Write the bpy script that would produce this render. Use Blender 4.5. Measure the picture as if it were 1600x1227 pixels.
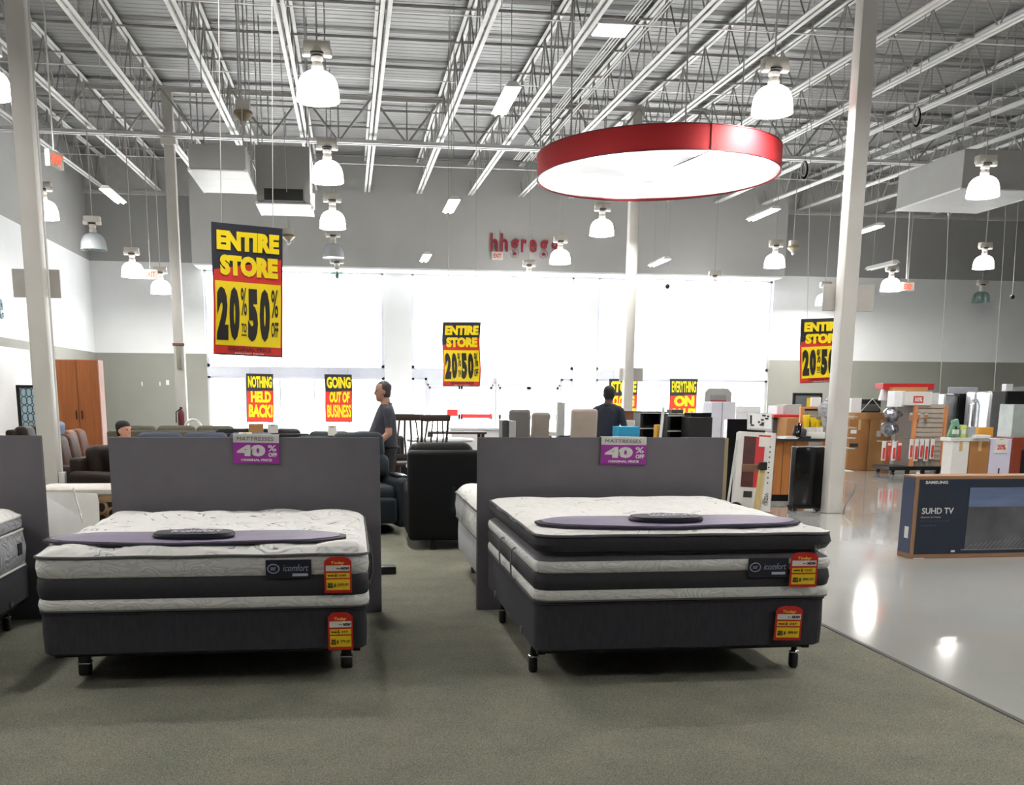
import bpy, bmesh, math, random
from mathutils import Vector, Matrix, Euler, noise
random.seed(7)
for o in list(bpy.data.objects): bpy.data.objects.remove(o)
S = bpy.context.scene; COL = S.collection
PI = math.pi; R = math.radians

# ------------------------------------------------------------------ camera, world, exposure
YAW, PITCH, ROLL, FPX, CX, CY = 0.128875, 0.187762, 0.006, 1560.0, 750.0, 914.63
EYE = Vector((0, 0, 1.6))
fwd = Vector((math.sin(YAW)*math.cos(PITCH), math.cos(YAW)*math.cos(PITCH), -math.sin(PITCH)))
r0 = Vector((math.cos(YAW), -math.sin(YAW), 0)); u0 = r0.cross(fwd)
rgt = r0*math.cos(ROLL) + u0*math.sin(ROLL); upv = u0*math.cos(ROLL) - r0*math.sin(ROLL)
cam_data = bpy.data.cameras.new('camera'); cam = bpy.data.objects.new('camera', cam_data); COL.objects.link(cam)
m = Matrix((rgt, upv, -fwd)).transposed().to_4x4(); m.translation = EYE; cam.matrix_world = m
cam_data.sensor_width = 36; cam_data.lens = FPX/1600*36
cam_data.shift_x = (800-CX)/1600; cam_data.shift_y = (CY-613.5)/1600
cam_data.clip_end = 300; cam_data.clip_start = .05
S.camera = cam

W = bpy.data.worlds.new('overcast_sky'); S.world = W; W.use_nodes = True
bg = W.node_tree.nodes['Background']; bg.inputs[0].default_value = (0.93, 0.97, 1.0, 1); bg.inputs[1].default_value = 3.6
S.view_settings.view_transform = 'Standard'; S.view_settings.look = 'None'
S.view_settings.exposure = 0.72; S.view_settings.gamma = 1; S.view_settings.use_curve_mapping = False
MOUTH_DISC = 120.0        # radiance of the disc added across the mouth of a lit dome lamp
LAMP = 7.0        # radiance of the lit dome lamps
STRIP = 14.0       # fluorescent tubes
RINGL = 3.6        # ring diffuser
sun_d = bpy.data.lights.new('sun', 'SUN'); sun_d.energy = 34; sun_d.angle = R(1.0); sun_d.color = (1, .98, .95)
sun = bpy.data.objects.new('sun', sun_d); COL.objects.link(sun); sun.rotation_euler = (R(-18), R(6), 0); sun.location = (0, 0, 60)   # high behind the shop: it lights the forecourt only
S.cycles.use_denoising = True
S.cycles.max_bounces = 10; S.cycles.diffuse_bounces = 5; S.cycles.transparent_max_bounces = 12
S.cycles.sample_clamp_indirect = 8.0
S.cycles.caustics_reflective = False; S.cycles.caustics_refractive = False

# ------------------------------------------------------------------ survey helpers: where a sight line meets a plane of the building
def ray(px, py): return rgt*((px-CX)/FPX) - upv*((py-CY)/FPX) + fwd
def PY(px, py, Y):
    d = ray(px, py); return EYE + d*(Y/d.y)
def PZ(px, py, z=0.0):
    d = ray(px, py); return EYE + d*((z-EYE.z)/d.z)
def XY(px, py, Y): return PY(px, py, Y).x

# ------------------------------------------------------------------ materials
def lin(c):
    return tuple(((v/255)/12.92 if v/255 <= .04045 else ((v/255+.055)/1.055)**2.4) for v in c) + (1,)
MATS = {}
def mat(name, col, rough=.5, metal=0, noise_s=6.0, noise_a=.07, bump=0, bump_s=60, coat=0, emit=0, spec=.5, aniso=None):
    if name in MATS: return MATS[name]
    mt = bpy.data.materials.new(name); mt.use_nodes = True; MATS[name] = mt
    nt = mt.node_tree; b = nt.nodes['Principled BSDF']
    c = lin(col)
    b.inputs['Base Color'].default_value = c; b.inputs['Roughness'].default_value = rough
    b.inputs['Metallic'].default_value = metal; b.inputs['Specular IOR Level'].default_value = spec
    b.inputs['Coat Weight'].default_value = coat
    if emit:
        b.inputs['Emission Color'].default_value = c; b.inputs['Emission Strength'].default_value = emit
    tc = nt.nodes.new('ShaderNodeTexCoord')
    if noise_a:
        n = nt.nodes.new('ShaderNodeTexNoise'); n.inputs['Scale'].default_value = noise_s; n.inputs['Detail'].default_value = 4
        mp = nt.nodes.new('ShaderNodeMapping'); nt.links.new(tc.outputs['Object'], mp.inputs[0]); nt.links.new(mp.outputs[0], n.inputs['Vector'])
        if aniso: mp.inputs['Scale'].default_value = aniso
        rp = nt.nodes.new('ShaderNodeValToRGB')
        rp.color_ramp.elements[0].position = .3; rp.color_ramp.elements[1].position = .7
        rp.color_ramp.elements[0].color = tuple(v*(1-noise_a) for v in c[:3])+(1,)
        rp.color_ramp.elements[1].color = tuple(min(1, v*(1+noise_a)) for v in c[:3])+(1,)
        nt.links.new(n.outputs['Fac'], rp.inputs[0]); nt.links.new(rp.outputs[0], b.inputs['Base Color'])
    if bump:
        n2 = nt.nodes.new('ShaderNodeTexNoise'); n2.inputs['Scale'].default_value = bump_s; n2.inputs['Detail'].default_value = 3
        nt.links.new(tc.outputs['Object'], n2.inputs['Vector'])
        bp = nt.nodes.new('ShaderNodeBump'); bp.inputs['Strength'].default_value = bump; bp.inputs['Distance'].default_value = .01
        nt.links.new(n2.outputs['Fac'], bp.inputs['Height']); nt.links.new(bp.outputs[0], b.inputs['Normal'])
    return mt
def glow(name, col, s):
    if name in MATS: return MATS[name]
    mt = bpy.data.materials.new(name); mt.use_nodes = True; MATS[name] = mt
    b = mt.node_tree.nodes['Principled BSDF']; c = lin(col)
    b.inputs['Base Color'].default_value = c; b.inputs['Emission Color'].default_value = c; b.inputs['Emission Strength'].default_value = s
    b.inputs['Roughness'].default_value = .4
    return mt
def glassy(name, tint=(1, 1, 1), gloss=.08, rough=.02):
    if name in MATS: return MATS[name]
    mt = bpy.data.materials.new(name); mt.use_nodes = True; MATS[name] = mt
    nt = mt.node_tree; nt.nodes.clear()
    o = nt.nodes.new('ShaderNodeOutputMaterial'); mx = nt.nodes.new('ShaderNodeMixShader'); t = nt.nodes.new('ShaderNodeBsdfTransparent'); g = nt.nodes.new('ShaderNodeBsdfGlossy')
    t.inputs[0].default_value = tint+(1,); g.inputs['Roughness'].default_value = rough; mx.inputs[0].default_value = gloss
    nt.links.new(t.outputs[0], mx.inputs[1]); nt.links.new(g.outputs[0], mx.inputs[2]); nt.links.new(mx.outputs[0], o.inputs[0])
    return mt
def contour_mat(name, base, line, scale, freq, width, rough=.8, bump=.15, stretch=(1, 1, 1), mask=0):
    """quilted ticking: stitched contour lines printed / sewn into the fabric"""
    mt = mat(name, base, rough, noise_a=0)
    nt = mt.node_tree; b = nt.nodes['Principled BSDF']
    tc = nt.nodes.new('ShaderNodeTexCoord'); mp = nt.nodes.new('ShaderNodeMapping'); mp.inputs['Scale'].default_value = stretch
    n = nt.nodes.new('ShaderNodeTexNoise'); n.inputs['Scale'].default_value = scale; n.inputs['Detail'].default_value = 1; n.inputs['Distortion'].default_value = .6
    nt.links.new(tc.outputs['Object'], mp.inputs[0]); nt.links.new(mp.outputs[0], n.inputs['Vector'])
    m1 = nt.nodes.new('ShaderNodeMath'); m1.operation = 'MULTIPLY'; m1.inputs[1].default_value = freq
    m2 = nt.nodes.new('ShaderNodeMath'); m2.operation = 'PINGPONG'; m2.inputs[1].default_value = .5
    nt.links.new(n.outputs['Fac'], m1.inputs[0]); nt.links.new(m1.outputs[0], m2.inputs[0])
    rp = nt.nodes.new('ShaderNodeValToRGB'); e = rp.color_ramp.elements
    e[0].position = width*.4; e[0].color = lin(line); e[1].position = width; e[1].color = lin(base)
    nt.links.new(m2.outputs[0], rp.inputs[0]); nt.links.new(rp.outputs[0], b.inputs['Base Color'])
    if mask:
        n3 = nt.nodes.new('ShaderNodeTexNoise'); n3.inputs['Scale'].default_value = mask; nt.links.new(tc.outputs['Object'], n3.inputs['Vector'])
        r3 = nt.nodes.new('ShaderNodeValToRGB'); r3.color_ramp.elements[0].position = .5; r3.color_ramp.elements[1].position = .58; nt.links.new(n3.outputs['Fac'], r3.inputs[0])
        mx = nt.nodes.new('ShaderNodeMix'); mx.data_type = 'RGBA'; mx.inputs[6].default_value = lin(base); nt.links.new(r3.outputs[0], mx.inputs[0]); nt.links.new(rp.outputs[0], mx.inputs[7]); nt.links.new(mx.outputs[2], b.inputs['Base Color'])
    bp = nt.nodes.new('ShaderNodeBump'); bp.inputs['Strength'].default_value = bump; bp.inputs['Distance'].default_value = .02
    nt.links.new(m2.outputs[0], bp.inputs['Height']); nt.links.new(bp.outputs[0], b.inputs['Normal'])
    return mt

# ------------------------------------------------------------------ mesh builder
class MB:
    def __init__(s): s.bm = bmesh.new()
    def _xf(s, vs, M):
        for v in vs: v.co = M @ v.co
    def box(s, c, size, mi=0, bev=0, seg=2, rz=0, rx=0, ry=0):
        g = bmesh.ops.create_cube(s.bm, size=1); vs = g['verts']
        for v in vs: v.co = Vector((v.co.x*size[0], v.co.y*size[1], v.co.z*size[2]))
        fs = list({f for v in vs for f in v.link_faces})
        for f in fs: f.material_index = mi
        if bev:
            es = list({e for v in vs for e in v.link_edges})
            r = bmesh.ops.bevel(s.bm, geom=es, offset=min(bev, min(size)*.49), segments=seg, affect='EDGES', profile=.5)
            vs = list({v for f in r['faces'] for v in f.verts} | {v for v in vs if v.is_valid})
            for v in list(vs):
                for f in v.link_faces:
                    f.material_index = mi
                    for w in f.verts:
                        if w not in vs: vs.append(w)
        s._xf(vs, Matrix.Translation(c) @ Euler((rx, ry, rz)).to_matrix().to_4x4())
        return s
    def b2(s, x0, x1, y0, y1, z0, z1, mi=0, bev=0, seg=2):
        return s.box(((x0+x1)/2, (y0+y1)/2, (z0+z1)/2), (abs(x1-x0), abs(y1-y0), abs(z1-z0)), mi, bev, seg)
    def loft(s, rings, mi=0, cap=True, closed=True):
        R_ = [[s.bm.verts.new(p) for p in r] for r in rings]; n = len(R_[0])
        for a, b in zip(R_, R_[1:]):
            for i in range(n if closed else n-1):
                j = (i+1) % n
                try: s.bm.faces.new((a[i], a[j], b[j], b[i])).material_index = mi
                except ValueError: pass
        if cap:
            for q in (list(reversed(R_[0])), R_[-1]):
                try: s.bm.faces.new(q).material_index = mi
                except ValueError: pass
        return s
    def tube(s, pts, r, seg=8, mi=0, cap=True):
        pts = [Vector(p) for p in pts]; rs = r if isinstance(r, (list, tuple)) else [r]*len(pts)
        rings = []; prev = None
        for i, p in enumerate(pts):
            t = (pts[min(i+1, len(pts)-1)] - pts[max(i-1, 0)]).normalized()
            a = prev if prev is not None else (Vector((0, 0, 1)) if abs(t.z) < .9 else Vector((1, 0, 0)))
            x = (a - t*a.dot(t)).normalized(); y = t.cross(x); prev = x
            rings.append([p + x*rs[i]*math.cos(2*PI*k/seg) + y*rs[i]*math.sin(2*PI*k/seg) for k in range(seg)])
        return s.loft(rings, mi, cap)
    def lathe(s, prof, seg=20, c=(0, 0, 0), mi=0, cap=True, sx=1, sy=1):
        c = Vector(c)
        return s.loft([[c + Vector((r*sx*math.cos(2*PI*k/seg), r*sy*math.sin(2*PI*k/seg), z)) for k in range(seg)] for r, z in prof], mi, cap)
    def disc_y(s, c, r, th, seg=20, mi=0):     # a wheel whose axle lies along X
        c = Vector(c)
        return s.loft([[c + Vector((x, r*math.cos(2*PI*k/seg), r*math.sin(2*PI*k/seg))) for k in range(seg)] for x in (-th/2, th/2)], mi)
    def ball(s, c, rx, ry=None, rz=None, mi=0, seg=12):
        ry = ry or rx; rz = rz or rx
        return s.loft([[Vector(c)+Vector((rx*math.sin(t)*math.cos(2*PI*k/seg), ry*math.sin(t)*math.sin(2*PI*k/seg), -rz*math.cos(t))) for k in range(seg)] for t in [PI*(.04+.92*i/(seg//2)) for i in range(seg//2+1)]], mi)
    def quad(s, a, b, c, d, mi=0):
        s.bm.faces.new([s.bm.verts.new(Vector(p)) for p in (a, b, c, d)]).material_index = mi; return s
    def prism(s, poly, y0, y1, mi=0):          # (x, z) outline pushed along Y
        return s.loft([[Vector((x, y0, z)) for x, z in poly], [Vector((x, y1, z)) for x, z in poly]], mi)
    def prism_x(s, poly, x0, x1, mi=0):        # (y, z) outline pushed along X
        return s.loft([[Vector((x0, y, z)) for y, z in poly], [Vector((x1, y, z)) for y, z in poly]], mi)
    def prism_z(s, poly, z0, z1, mi=0):
        return s.loft([[Vector((x, y, z0)) for x, y in poly], [Vector((x, y, z1)) for x, y in poly]], mi)
    def grid(s, fn, nu, nv, mi=0):
        V = [[s.bm.verts.new(Vector(fn(u/nu, v/nv))) for u in range(nu+1)] for v in range(nv+1)]
        for j in range(nv):
            for i in range(nu): s.bm.faces.new((V[j][i], V[j][i+1], V[j+1][i+1], V[j+1][i])).material_index = mi
        return s
    def warp(s, fn):
        for v in s.bm.verts: v.co = Vector(fn(v.co))
        return s
    def mesh(s, name, mats, smooth=True, angle=40):
        bmesh.ops.recalc_face_normals(s.bm, faces=s.bm.faces[:])
        me = bpy.data.meshes.new(name); s.bm.to_mesh(me); s.bm.free()
        for mm in (mats if isinstance(mats, (list, tuple)) else [mats]): me.materials.append(mm)
        if smooth:
            for p in me.polygons: p.use_smooth = True
            me.set_sharp_from_angle(angle=R(angle))
        return me
    def obj(s, name, mats, parent=None, loc=None, rot=None, smooth=True, angle=40, **tags):
        return link(name, s.mesh(name, mats, smooth, angle), parent, loc, rot, **tags)
def link(name, me, parent=None, loc=None, rot=None, **tags):
    o = bpy.data.objects.new(name, me); COL.objects.link(o)
    if parent is not None: o.parent = parent
    if loc is not None: o.location = loc
    if rot is not None: o.rotation_euler = rot
    for k, v in tags.items(): o[k] = v
    return o
def thing(name, label, category, loc=(0, 0, 0), rz=0, group=None, rot=None):
    o = bpy.data.objects.new(name, None); COL.objects.link(o); o.empty_display_size = .1
    o.location = loc; o.rotation_euler = rot or (0, 0, rz); o['label'] = label; o['category'] = category
    if group: o['group'] = group
    return o
def struct(o):
    o['kind'] = 'structure'; return o
def kids(o): return [c for c in bpy.data.objects if c.parent == o]
def dup(o, loc=None, rz=None, label=None, group=None, parent=None):
    ch = kids(o)
    c = o.copy(); COL.objects.link(c); c.parent = parent
    if loc is not None: c.location = loc
    if rz is not None: c.rotation_euler = (0, 0, rz)
    if label: c['label'] = label
    if group: c['group'] = group
    for k in ch: dup(k, parent=c)
    return c
def rrect(hx, hy, r, n=6, m=1):
    """rounded rectangle outline, n steps per corner, m steps per straight side"""
    r = min(r, hx*.98, hy*.98); out = []
    for cx_, cy_, a0 in ((hx-r, hy-r, 0), (-hx+r, hy-r, 90), (-hx+r, -hy+r, 180), (hx-r, -hy+r, 270)):
        for k in range(n+1):
            a = R(a0+90*k/n); out.append((cx_+r*math.cos(a), cy_+r*math.sin(a)))
        nx = {0: (-hx+r, hy), 90: (-hx, -hy+r), 180: (hx-r, -hy), 270: (hx, hy-r)}[a0]
        p = out[-1]
        for k in range(1, m): out.append((p[0]+(nx[0]-p[0])*k/m, p[1]+(nx[1]-p[1])*k/m))
    return out
def rloft(b, layers, n=6, m=1, mi=0, c=(0, 0), cap=True):
    return b.loft([[Vector((x+c[0], y+c[1], z)) for x, y in rrect(hx, hy, r, n, m)] for hx, hy, r, z in layers], mi, cap)
def cushion(b, c, size, r=.06, puff=.02, mi=0, rx=0, rz=0):
    """soft box: rounded edges, domed faces"""
    bb = MB(); bb.box((0, 0, 0), size, mi, r, 3)
    hx, hy, hz = (v/2 for v in size)
    M_ = Matrix.Translation(c) @ Euler((rx, 0, rz)).to_matrix().to_4x4()
    vm = {}
    for v in bb.bm.verts:
        k = (1-(v.co.x/hx)**2*.9)*(1-(v.co.z/hz)**2*.9)*(1-(v.co.y/hy)**2*.9)
        vm[v] = b.bm.verts.new(M_ @ v.co)
    for f in bb.bm.faces: b.bm.faces.new([vm[v] for v in f.verts]).material_index = mi
    bb.bm.free(); return b

# flat lettering turned to mesh with Blender's built-in font
def text_mesh(s, w, h, bold=.0, th=.002, space=1.0, slant=0):
    cu = bpy.data.curves.new('t', 'FONT'); cu.body = s; cu.size = 1; cu.offset = bold; cu.extrude = .01; cu.space_character = space; cu.align_x = 'CENTER'; cu.shear = slant
    cu.resolution_u = 3
    o = bpy.data.objects.new('t', cu); COL.objects.link(o)
    dg = bpy.context.evaluated_depsgraph_get(); me = bpy.data.meshes.new_from_object(o.evaluated_get(dg))
    bpy.data.objects.remove(o); bpy.data.curves.remove(cu)
    xs = [v.co.x for v in me.vertices]; ys = [v.co.y for v in me.vertices]
    x0, x1, y0, y1 = min(xs), max(xs), min(ys), max(ys)
    for v in me.vertices:      # lies in the XZ plane, facing -Y, centred
        x = (v.co.x-(x0+x1)/2)/(x1-x0)*w; z = (v.co.y-(y0+y1)/2)/(y1-y0)*h; t = v.co.z/.01*th/2
        v.co = Vector((x, -t, z))
    me.materials.clear()
    return me
def letters(s, w, h, mt, parent, loc, rot=(0, 0, 0), bold=.0, th=.002, name='lettering', fn=None, space=1.0, slant=0, **tags):
    me = text_mesh(s, w, h, bold, th, space, slant); me.name = name; me.materials.append(mt)
    if fn:
        L = Vector(loc)
        for v in me.vertices: v.co = Vector(fn(v.co+L))-L
    return link(name, me, parent, loc, rot, **tags)
# ------------------------------------------------------------------ materials of the place
white_paint = mat('white_paint', (226, 228, 229), .6, noise_a=.03, noise_s=1.2)
grey_paint = mat('grey_paint', (152, 152, 151), .65, noise_a=.04, noise_s=1.0)
dark_paint = mat('taupe_paint', (138, 138, 131), .65, noise_a=.05, noise_s=1.0)
steel_white = mat('white_steel', (205, 205, 202), .45, noise_a=.05, noise_s=3)
steel_grey = mat('grey_steel', (168, 166, 162), .45, noise_a=.05, noise_s=3)
column_paint = mat('column_paint', (208, 205, 200), .5, noise_a=.05, noise_s=1.5)
deck_mat = mat('galvanised_deck', (122, 122, 122), .5, .15, noise_a=.12, noise_s=.8)
frame_mat = mat('window_frame_white', (205, 207, 214), .5, noise_a=.02)
pane_mat = glassy('clear_pane', (.97, .98, 1.0), .06)
black = mat('black_matte', (14, 14, 15), .5, noise_a=.15)
black_gloss = mat('black_gloss', (8, 8, 10), .12, noise_a=.1)
dark_metal = mat('dark_metal', (28, 28, 30), .4, .6, noise_a=.1)
chrome = mat('chrome', (190, 192, 196), .18, 1, noise_a=.05)
red_exit = glow('exit_red', (255, 70, 45), 1.6)
exit_white = mat('exit_housing', (225, 215, 205), .5, noise_a=.02)
pavement_mat = mat('pavement', (215, 214, 210), .8, noise_a=.08, noise_s=1.0)

# polished concrete
floor_mat = mat('polished_concrete', (166, 166, 163), .09, noise_a=.06, noise_s=.6, coat=.25, spec=.5)
# carpet: flecked loop pile
carpet_mat = mat('carpet_pile', (116, 116, 106), .95, noise_a=0, bump=.9, bump_s=260, spec=.1)
def _carpet():
    nt = carpet_mat.node_tree; b = nt.nodes['Principled BSDF']
    tc = nt.nodes.new('ShaderNodeTexCoord')
    n = nt.nodes.new('ShaderNodeTexNoise'); n.inputs['Scale'].default_value = 150; n.inputs['Detail'].default_value = 3; n.inputs['Roughness'].default_value = .8
    n2 = nt.nodes.new('ShaderNodeTexNoise'); n2.inputs['Scale'].default_value = 3.0; n2.inputs['Detail'].default_value = 5
    nt.links.new(tc.outputs['Object'], n.inputs['Vector']); nt.links.new(tc.outputs['Object'], n2.inputs['Vector'])
    r1 = nt.nodes.new('ShaderNodeValToRGB'); e = r1.color_ramp.elements
    e[0].position = .36; e[0].color = lin((96, 97, 90)); e[1].position = .64; e[1].color = lin((186, 184, 169))
    k = e.new(.5); k.color = lin((144, 143, 130))
    nt.links.new(n.outputs['Color'], r1.inputs[0])
    r2 = nt.nodes.new('ShaderNodeValToRGB'); r2.color_ramp.elements[0].position = .3; r2.color_ramp.elements[0].color = (.84, .86, .86, 1); r2.color_ramp.elements[1].position = .7; r2.color_ramp.elements[1].color = (1.06, 1.04, 1.0, 1)
    nt.links.new(n2.outputs['Fac'], r2.inputs[0])
    mx = nt.nodes.new('ShaderNodeMix'); mx.data_type = 'RGBA'; mx.blend_type = 'MULTIPLY'; mx.inputs[0].default_value = 1
    nt.links.new(r1.outputs[0], mx.inputs[6]); nt.links.new(r2.outputs[0], mx.inputs[7]); nt.links.new(mx.outputs[2], b.inputs['Base Color'])
_carpet()

# ------------------------------------------------------------------ the shell
WY, LX, RX, RY = 32.0, -7.55, 27.0, -12.0
CZ = .012                                                # carpet surface
SLOPE = (lambda d: d.z/d.y)(ray(546, 575))               # the roof rises towards the shop front
ZB = lambda y: 7.45 + SLOPE*(y-WY)                       # underside of the joists
ZD = lambda y: ZB(y) + .95                               # roof deck
GZB = 7.08                                               # girder bottom chord

floor = struct(MB().b2(LX-.3, RX+.3, RY-.3, WY+.3, -.2, 0).obj('floor', floor_mat, smooth=False))
joint_mat = mat('joint_filler', (120, 118, 112), .5, noise_a=.1)
for y in (13.2, 18.5, 23.8, 29.1): MB().b2(3.4, RX, y-.006, y+.006, -.01, .0006).obj('joint', joint_mat, floor, smooth=False)
for x in (9.6, 15.0, 20.4): MB().b2(x-.006, x+.006, RY, WY, -.01, .0006).obj('joint', joint_mat, floor, smooth=False)
struct(MB().b2(LX, 3.3, RY, 23.0, -.05, CZ).obj('floor_carpet', carpet_mat, smooth=False))
struct(MB().prism([(3.29, 0), (3.345, 0), (3.325, .016), (3.30, .018), (3.29, .016)], RY, 23.0).obj('trim_1', mat('rubber_edging', (46, 46, 44), .6), smooth=False))
struct(MB().b2(-60, 80, WY+.3, 90, -.3, -.05).obj('pavement', pavement_mat, smooth=False))

# openings of the shop front, left to right
W1, W2, W3 = (XY(320, 500, WY), XY(600, 500, WY)), (XY(643, 500, WY), XY(898, 500, WY)), (XY(934, 500, WY), XY(1206, 500, WY))
HT, G1, G2 = 5.30, 2.80, 5.45                            # head of the openings, paint lines
b = MB()
def band(x0, x1):
    b.b2(x0, x1, WY, WY+.3, 0, G1, 1); b.b2(x0, x1, WY, WY+.3, G1, G2, 0); b.b2(x0, x1, WY, WY+.3, G2, 8.8, 2)
band(LX-.3, W1[0]); band(W3[1], RX+.3)
for a, c in ((W1[1], W2[0]), (W2[1], W3[0])): b.b2(a, c, WY, WY+.3, 0, HT, 0)
b.b2(W1[0], W3[1], WY, WY+.3, HT, 8.8, 2)
struct(b.obj('wall_back', [white_paint, dark_paint, grey_paint], smooth=False))
b = MB()
b.b2(LX-.3, LX, RY, WY, 0, G1, 1); b.b2(LX-.3, LX, RY, WY, G1, G2, 0); b.b2(LX-.3, LX, RY, WY, G2, 8.8, 2)
struct(b.obj('wall_left', [white_paint, dark_paint, grey_paint], smooth=False))
b = MB()
b.b2(RX, RX+.3, RY, WY, 0, G1, 1); b.b2(RX, RX+.3, RY, WY, G1, G2, 0); b.b2(RX, RX+.3, RY, WY, G2, 8.8, 2)
struct(b.obj('wall_right', [white_paint, dark_paint, grey_paint], smooth=False))
struct(MB().b2(LX-.3, RX+.3, RY-.3, RY, 0, 9).obj('wall_front', [white_paint], smooth=False))
# bulkhead over the shop front
BX0, BX1 = XY(300, 409, 31.0), XY(1226, 429, 31.0)
struct(MB().b2(BX0, BX1, 31.0, WY, 5.31, 8.6).obj('wall_bulkhead', mat('bulkhead_grey_glare', (188, 188, 187), .65, noise_a=.03, noise_s=1), smooth=False))  # lighter than the wall grey: window glare put into the colour
struct(MB().b2(BX0+.05, BX1-.05, 31.05, WY, 5.27, 5.31).obj('trim_2', white_paint, smooth=False))

# windows: upper lights over a transom band, lower lights and two double doors
wid = [0]
def window(x0, x1, z0, z1, nmul, nm):
    w = struct(MB().b2(x0, x1, WY+.10, WY+.22, z0, z0+.09).b2(x0, x1, WY+.10, WY+.22, z1-.07, z1).b2(x0, x0+.08, WY+.10, WY+.22, z0, z1).b2(x1-.08, x1, WY+.10, WY+.22, z0, z1).obj(nm, frame_mat, smooth=False))
    xs = [x0+.08+(x1-x0-.16)*k/nmul for k in range(nmul+1)]
    for k in range(1, nmul): MB().b2(xs[k]-.022, xs[k]+.022, WY+.12, WY+.2, z0, z1).obj('mullion', frame_mat, w, smooth=False)
    for k in range(nmul): MB().b2(xs[k]+.004, xs[k+1]-.004, WY+.155, WY+.165, z0+.05, z1-.05).obj('pane', pane_mat, w, smooth=False)
    return w
ZT0, ZT1 = 2.14, 2.42
transom = mat('transom_band', (206, 209, 220), .5, noise_a=.03)
for k, (x0, x1) in enumerate((W1, W2, W3)):
    window(x0, x1, ZT1, HT, 1, 'window_%d' % (2*k+1))
    struct(MB().b2(x0, x1, WY+.04, WY+.28, ZT0, ZT1).obj('trim_%d' % (k+3), transom, smooth=False))
window(W1[0], W1[1], 0, ZT0, 5, 'window_2')
window(W3[0], W3[1], 0, ZT0, 4, 'window_6')
dl = [XY(p, 620, WY) for p in (668, 772, 778, 876)]
window(W2[0], dl[0], 0, ZT0, 1, 'window_4'); window(dl[3], W2[1], 0, ZT0, 1, 'window_7')
struct(MB().b2(dl[0], dl[3], WY+.06, WY+.24, 1.95, ZT0).obj('trim_6', transom, smooth=False))
for n, (x0, x1) in enumerate(((dl[0], dl[1]), (dl[2], dl[3]))):
    d = struct(MB().b2(x0, x0+.05, WY+.08, WY+.2, 0, 1.95).b2(x1-.05, x1, WY+.08, WY+.2, 0, 1.95).b2(x0, x1, WY+.08, WY+.2, 1.9, 1.95).obj('door_%d' % (n+1), frame_mat, smooth=False))
    xm = (x0+x1)/2
    for a, c in ((x0+.05, xm-.005), (xm+.005, x1-.05)):
        lf = MB().b2(a, a+.06, WY+.1, WY+.16, .01, 1.89).b2(c-.06, c, WY+.1, WY+.16, .01, 1.89).b2(a, c, WY+.1, WY+.16, 1.80, 1.89).b2(a, c, WY+.1, WY+.16, .01, .2).b2(a, c, WY+.1, WY+.16, .86, 1.0).obj('leaf', frame_mat, d, smooth=False)
        MB().b2(a+.05, c-.05, WY+.125, WY+.135, .1, 1.85).obj('pane', pane_mat, lf, smooth=False)
struct(MB().tube([(dl[1]+.05, WY-.05, 0), (dl[1]+.05, WY-.05, 2.1)], .035, 8).ball((dl[1]+.05, WY-.05, 2.12), .07).obj('trim_7', steel_grey))

# ------------------------------------------------------------------ roof: deck, joists, bridging, girders
prof = []; y = RY
while y < WY+.2:
    z = ZD(y); prof += [(y, z), (y+.12, z), (y+.13, z+.010), (y+.19, z+.010)]; y += .2
b = MB(); n = len(prof)
for (ya, za), (yb, zb) in zip(prof, prof[1:]):
    b.quad((LX-.3, ya, za), (RX+.3, ya, za), (RX+.3, yb, zb), (LX-.3, yb, zb))
b.b2(LX-.3, RX+.3, RY-.3, WY+.3, 9.2, 9.4)
ceiling = struct(b.obj('ceiling', deck_mat, smooth=False))

joist_mat = mat('joist_white', (232, 232, 231), .5, noise_a=.06, noise_s=2)
web_mat = mat('joist_web_grey', (160, 158, 155), .5, noise_a=.06, noise_s=2)
def make_joist(y0, y1):
    L = y1-y0; zf = lambda t: SLOPE*t*L
    def chord(b, dz, g=.03, w=.06, h=.06):
        for s_ in (-1, 1):
            x0, x1 = sorted((s_*g*.5, s_*(g*.5+w)))
            for (xa, xb, za, zb) in ((x0, x1, dz, dz+.01), (min(x0, x1) if s_ > 0 else x1-.01, (x0+.01) if s_ > 0 else x1, dz, dz+h)):
                b.loft([[Vector((xa, 0, za)), Vector((xb, 0, za)), Vector((xb, 0, zb)), Vector((xa, 0, zb))], [Vector((xa, L, za+zf(1))), Vector((xb, L, za+zf(1))), Vector((xb, L, zb+zf(1))), Vector((xa, L, zb+zf(1)))]])
    bt = MB(); chord(bt, .86); top = bt.mesh('top_chord', joist_mat, smooth=False)
    bb = MB(); chord(bb, 0.0, .036, .066); bot = bb.mesh('bottom_chord', joist_mat, smooth=False)
    n = int(L/.62); webs = []
    pts = []
    for k in range(n+1): pts.append((0, L*k/n, (.02 if k % 2 else .88)+zf(k/n)))
    wb = MB()
    for p, q in zip(pts, pts[1:]): wb.tube([p, q], .014, 5)
    for k in range(2, n, 2): wb.tube([pts[k], (0, pts[k][1], .02+zf(pts[k][1]/L))], .011, 5)
    return top, bot, wb.mesh('web_rod', web_mat)
girders = (2.6, 13.2, 23.8)
jx0, jsp = PZ(265, 0, ZB(16.2)).x, 0
jx1 = PZ(1118, 0, ZB(16.2)).x; jsp = (jx1-jx0)/5
spans = [(2.6, 13.2), (13.2, 23.8), (23.8, WY)]
for (y0, y1) in spans:
    T, Bm, Wb = make_joist(y0+.02, y1-.02)
    k0 = -3 if y0 > 10 else 0
    for k in range(k0, 15 if y0 > 10 else 7):
        x = jx0+jsp*k
        if x < LX+.1 or x > RX-.2: continue
        j = link('joist', T, ceiling, (x, y0+.02, ZB(y0)))
        link('bottom_chord', Bm, j); link('web_rod', Wb, j)
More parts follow.
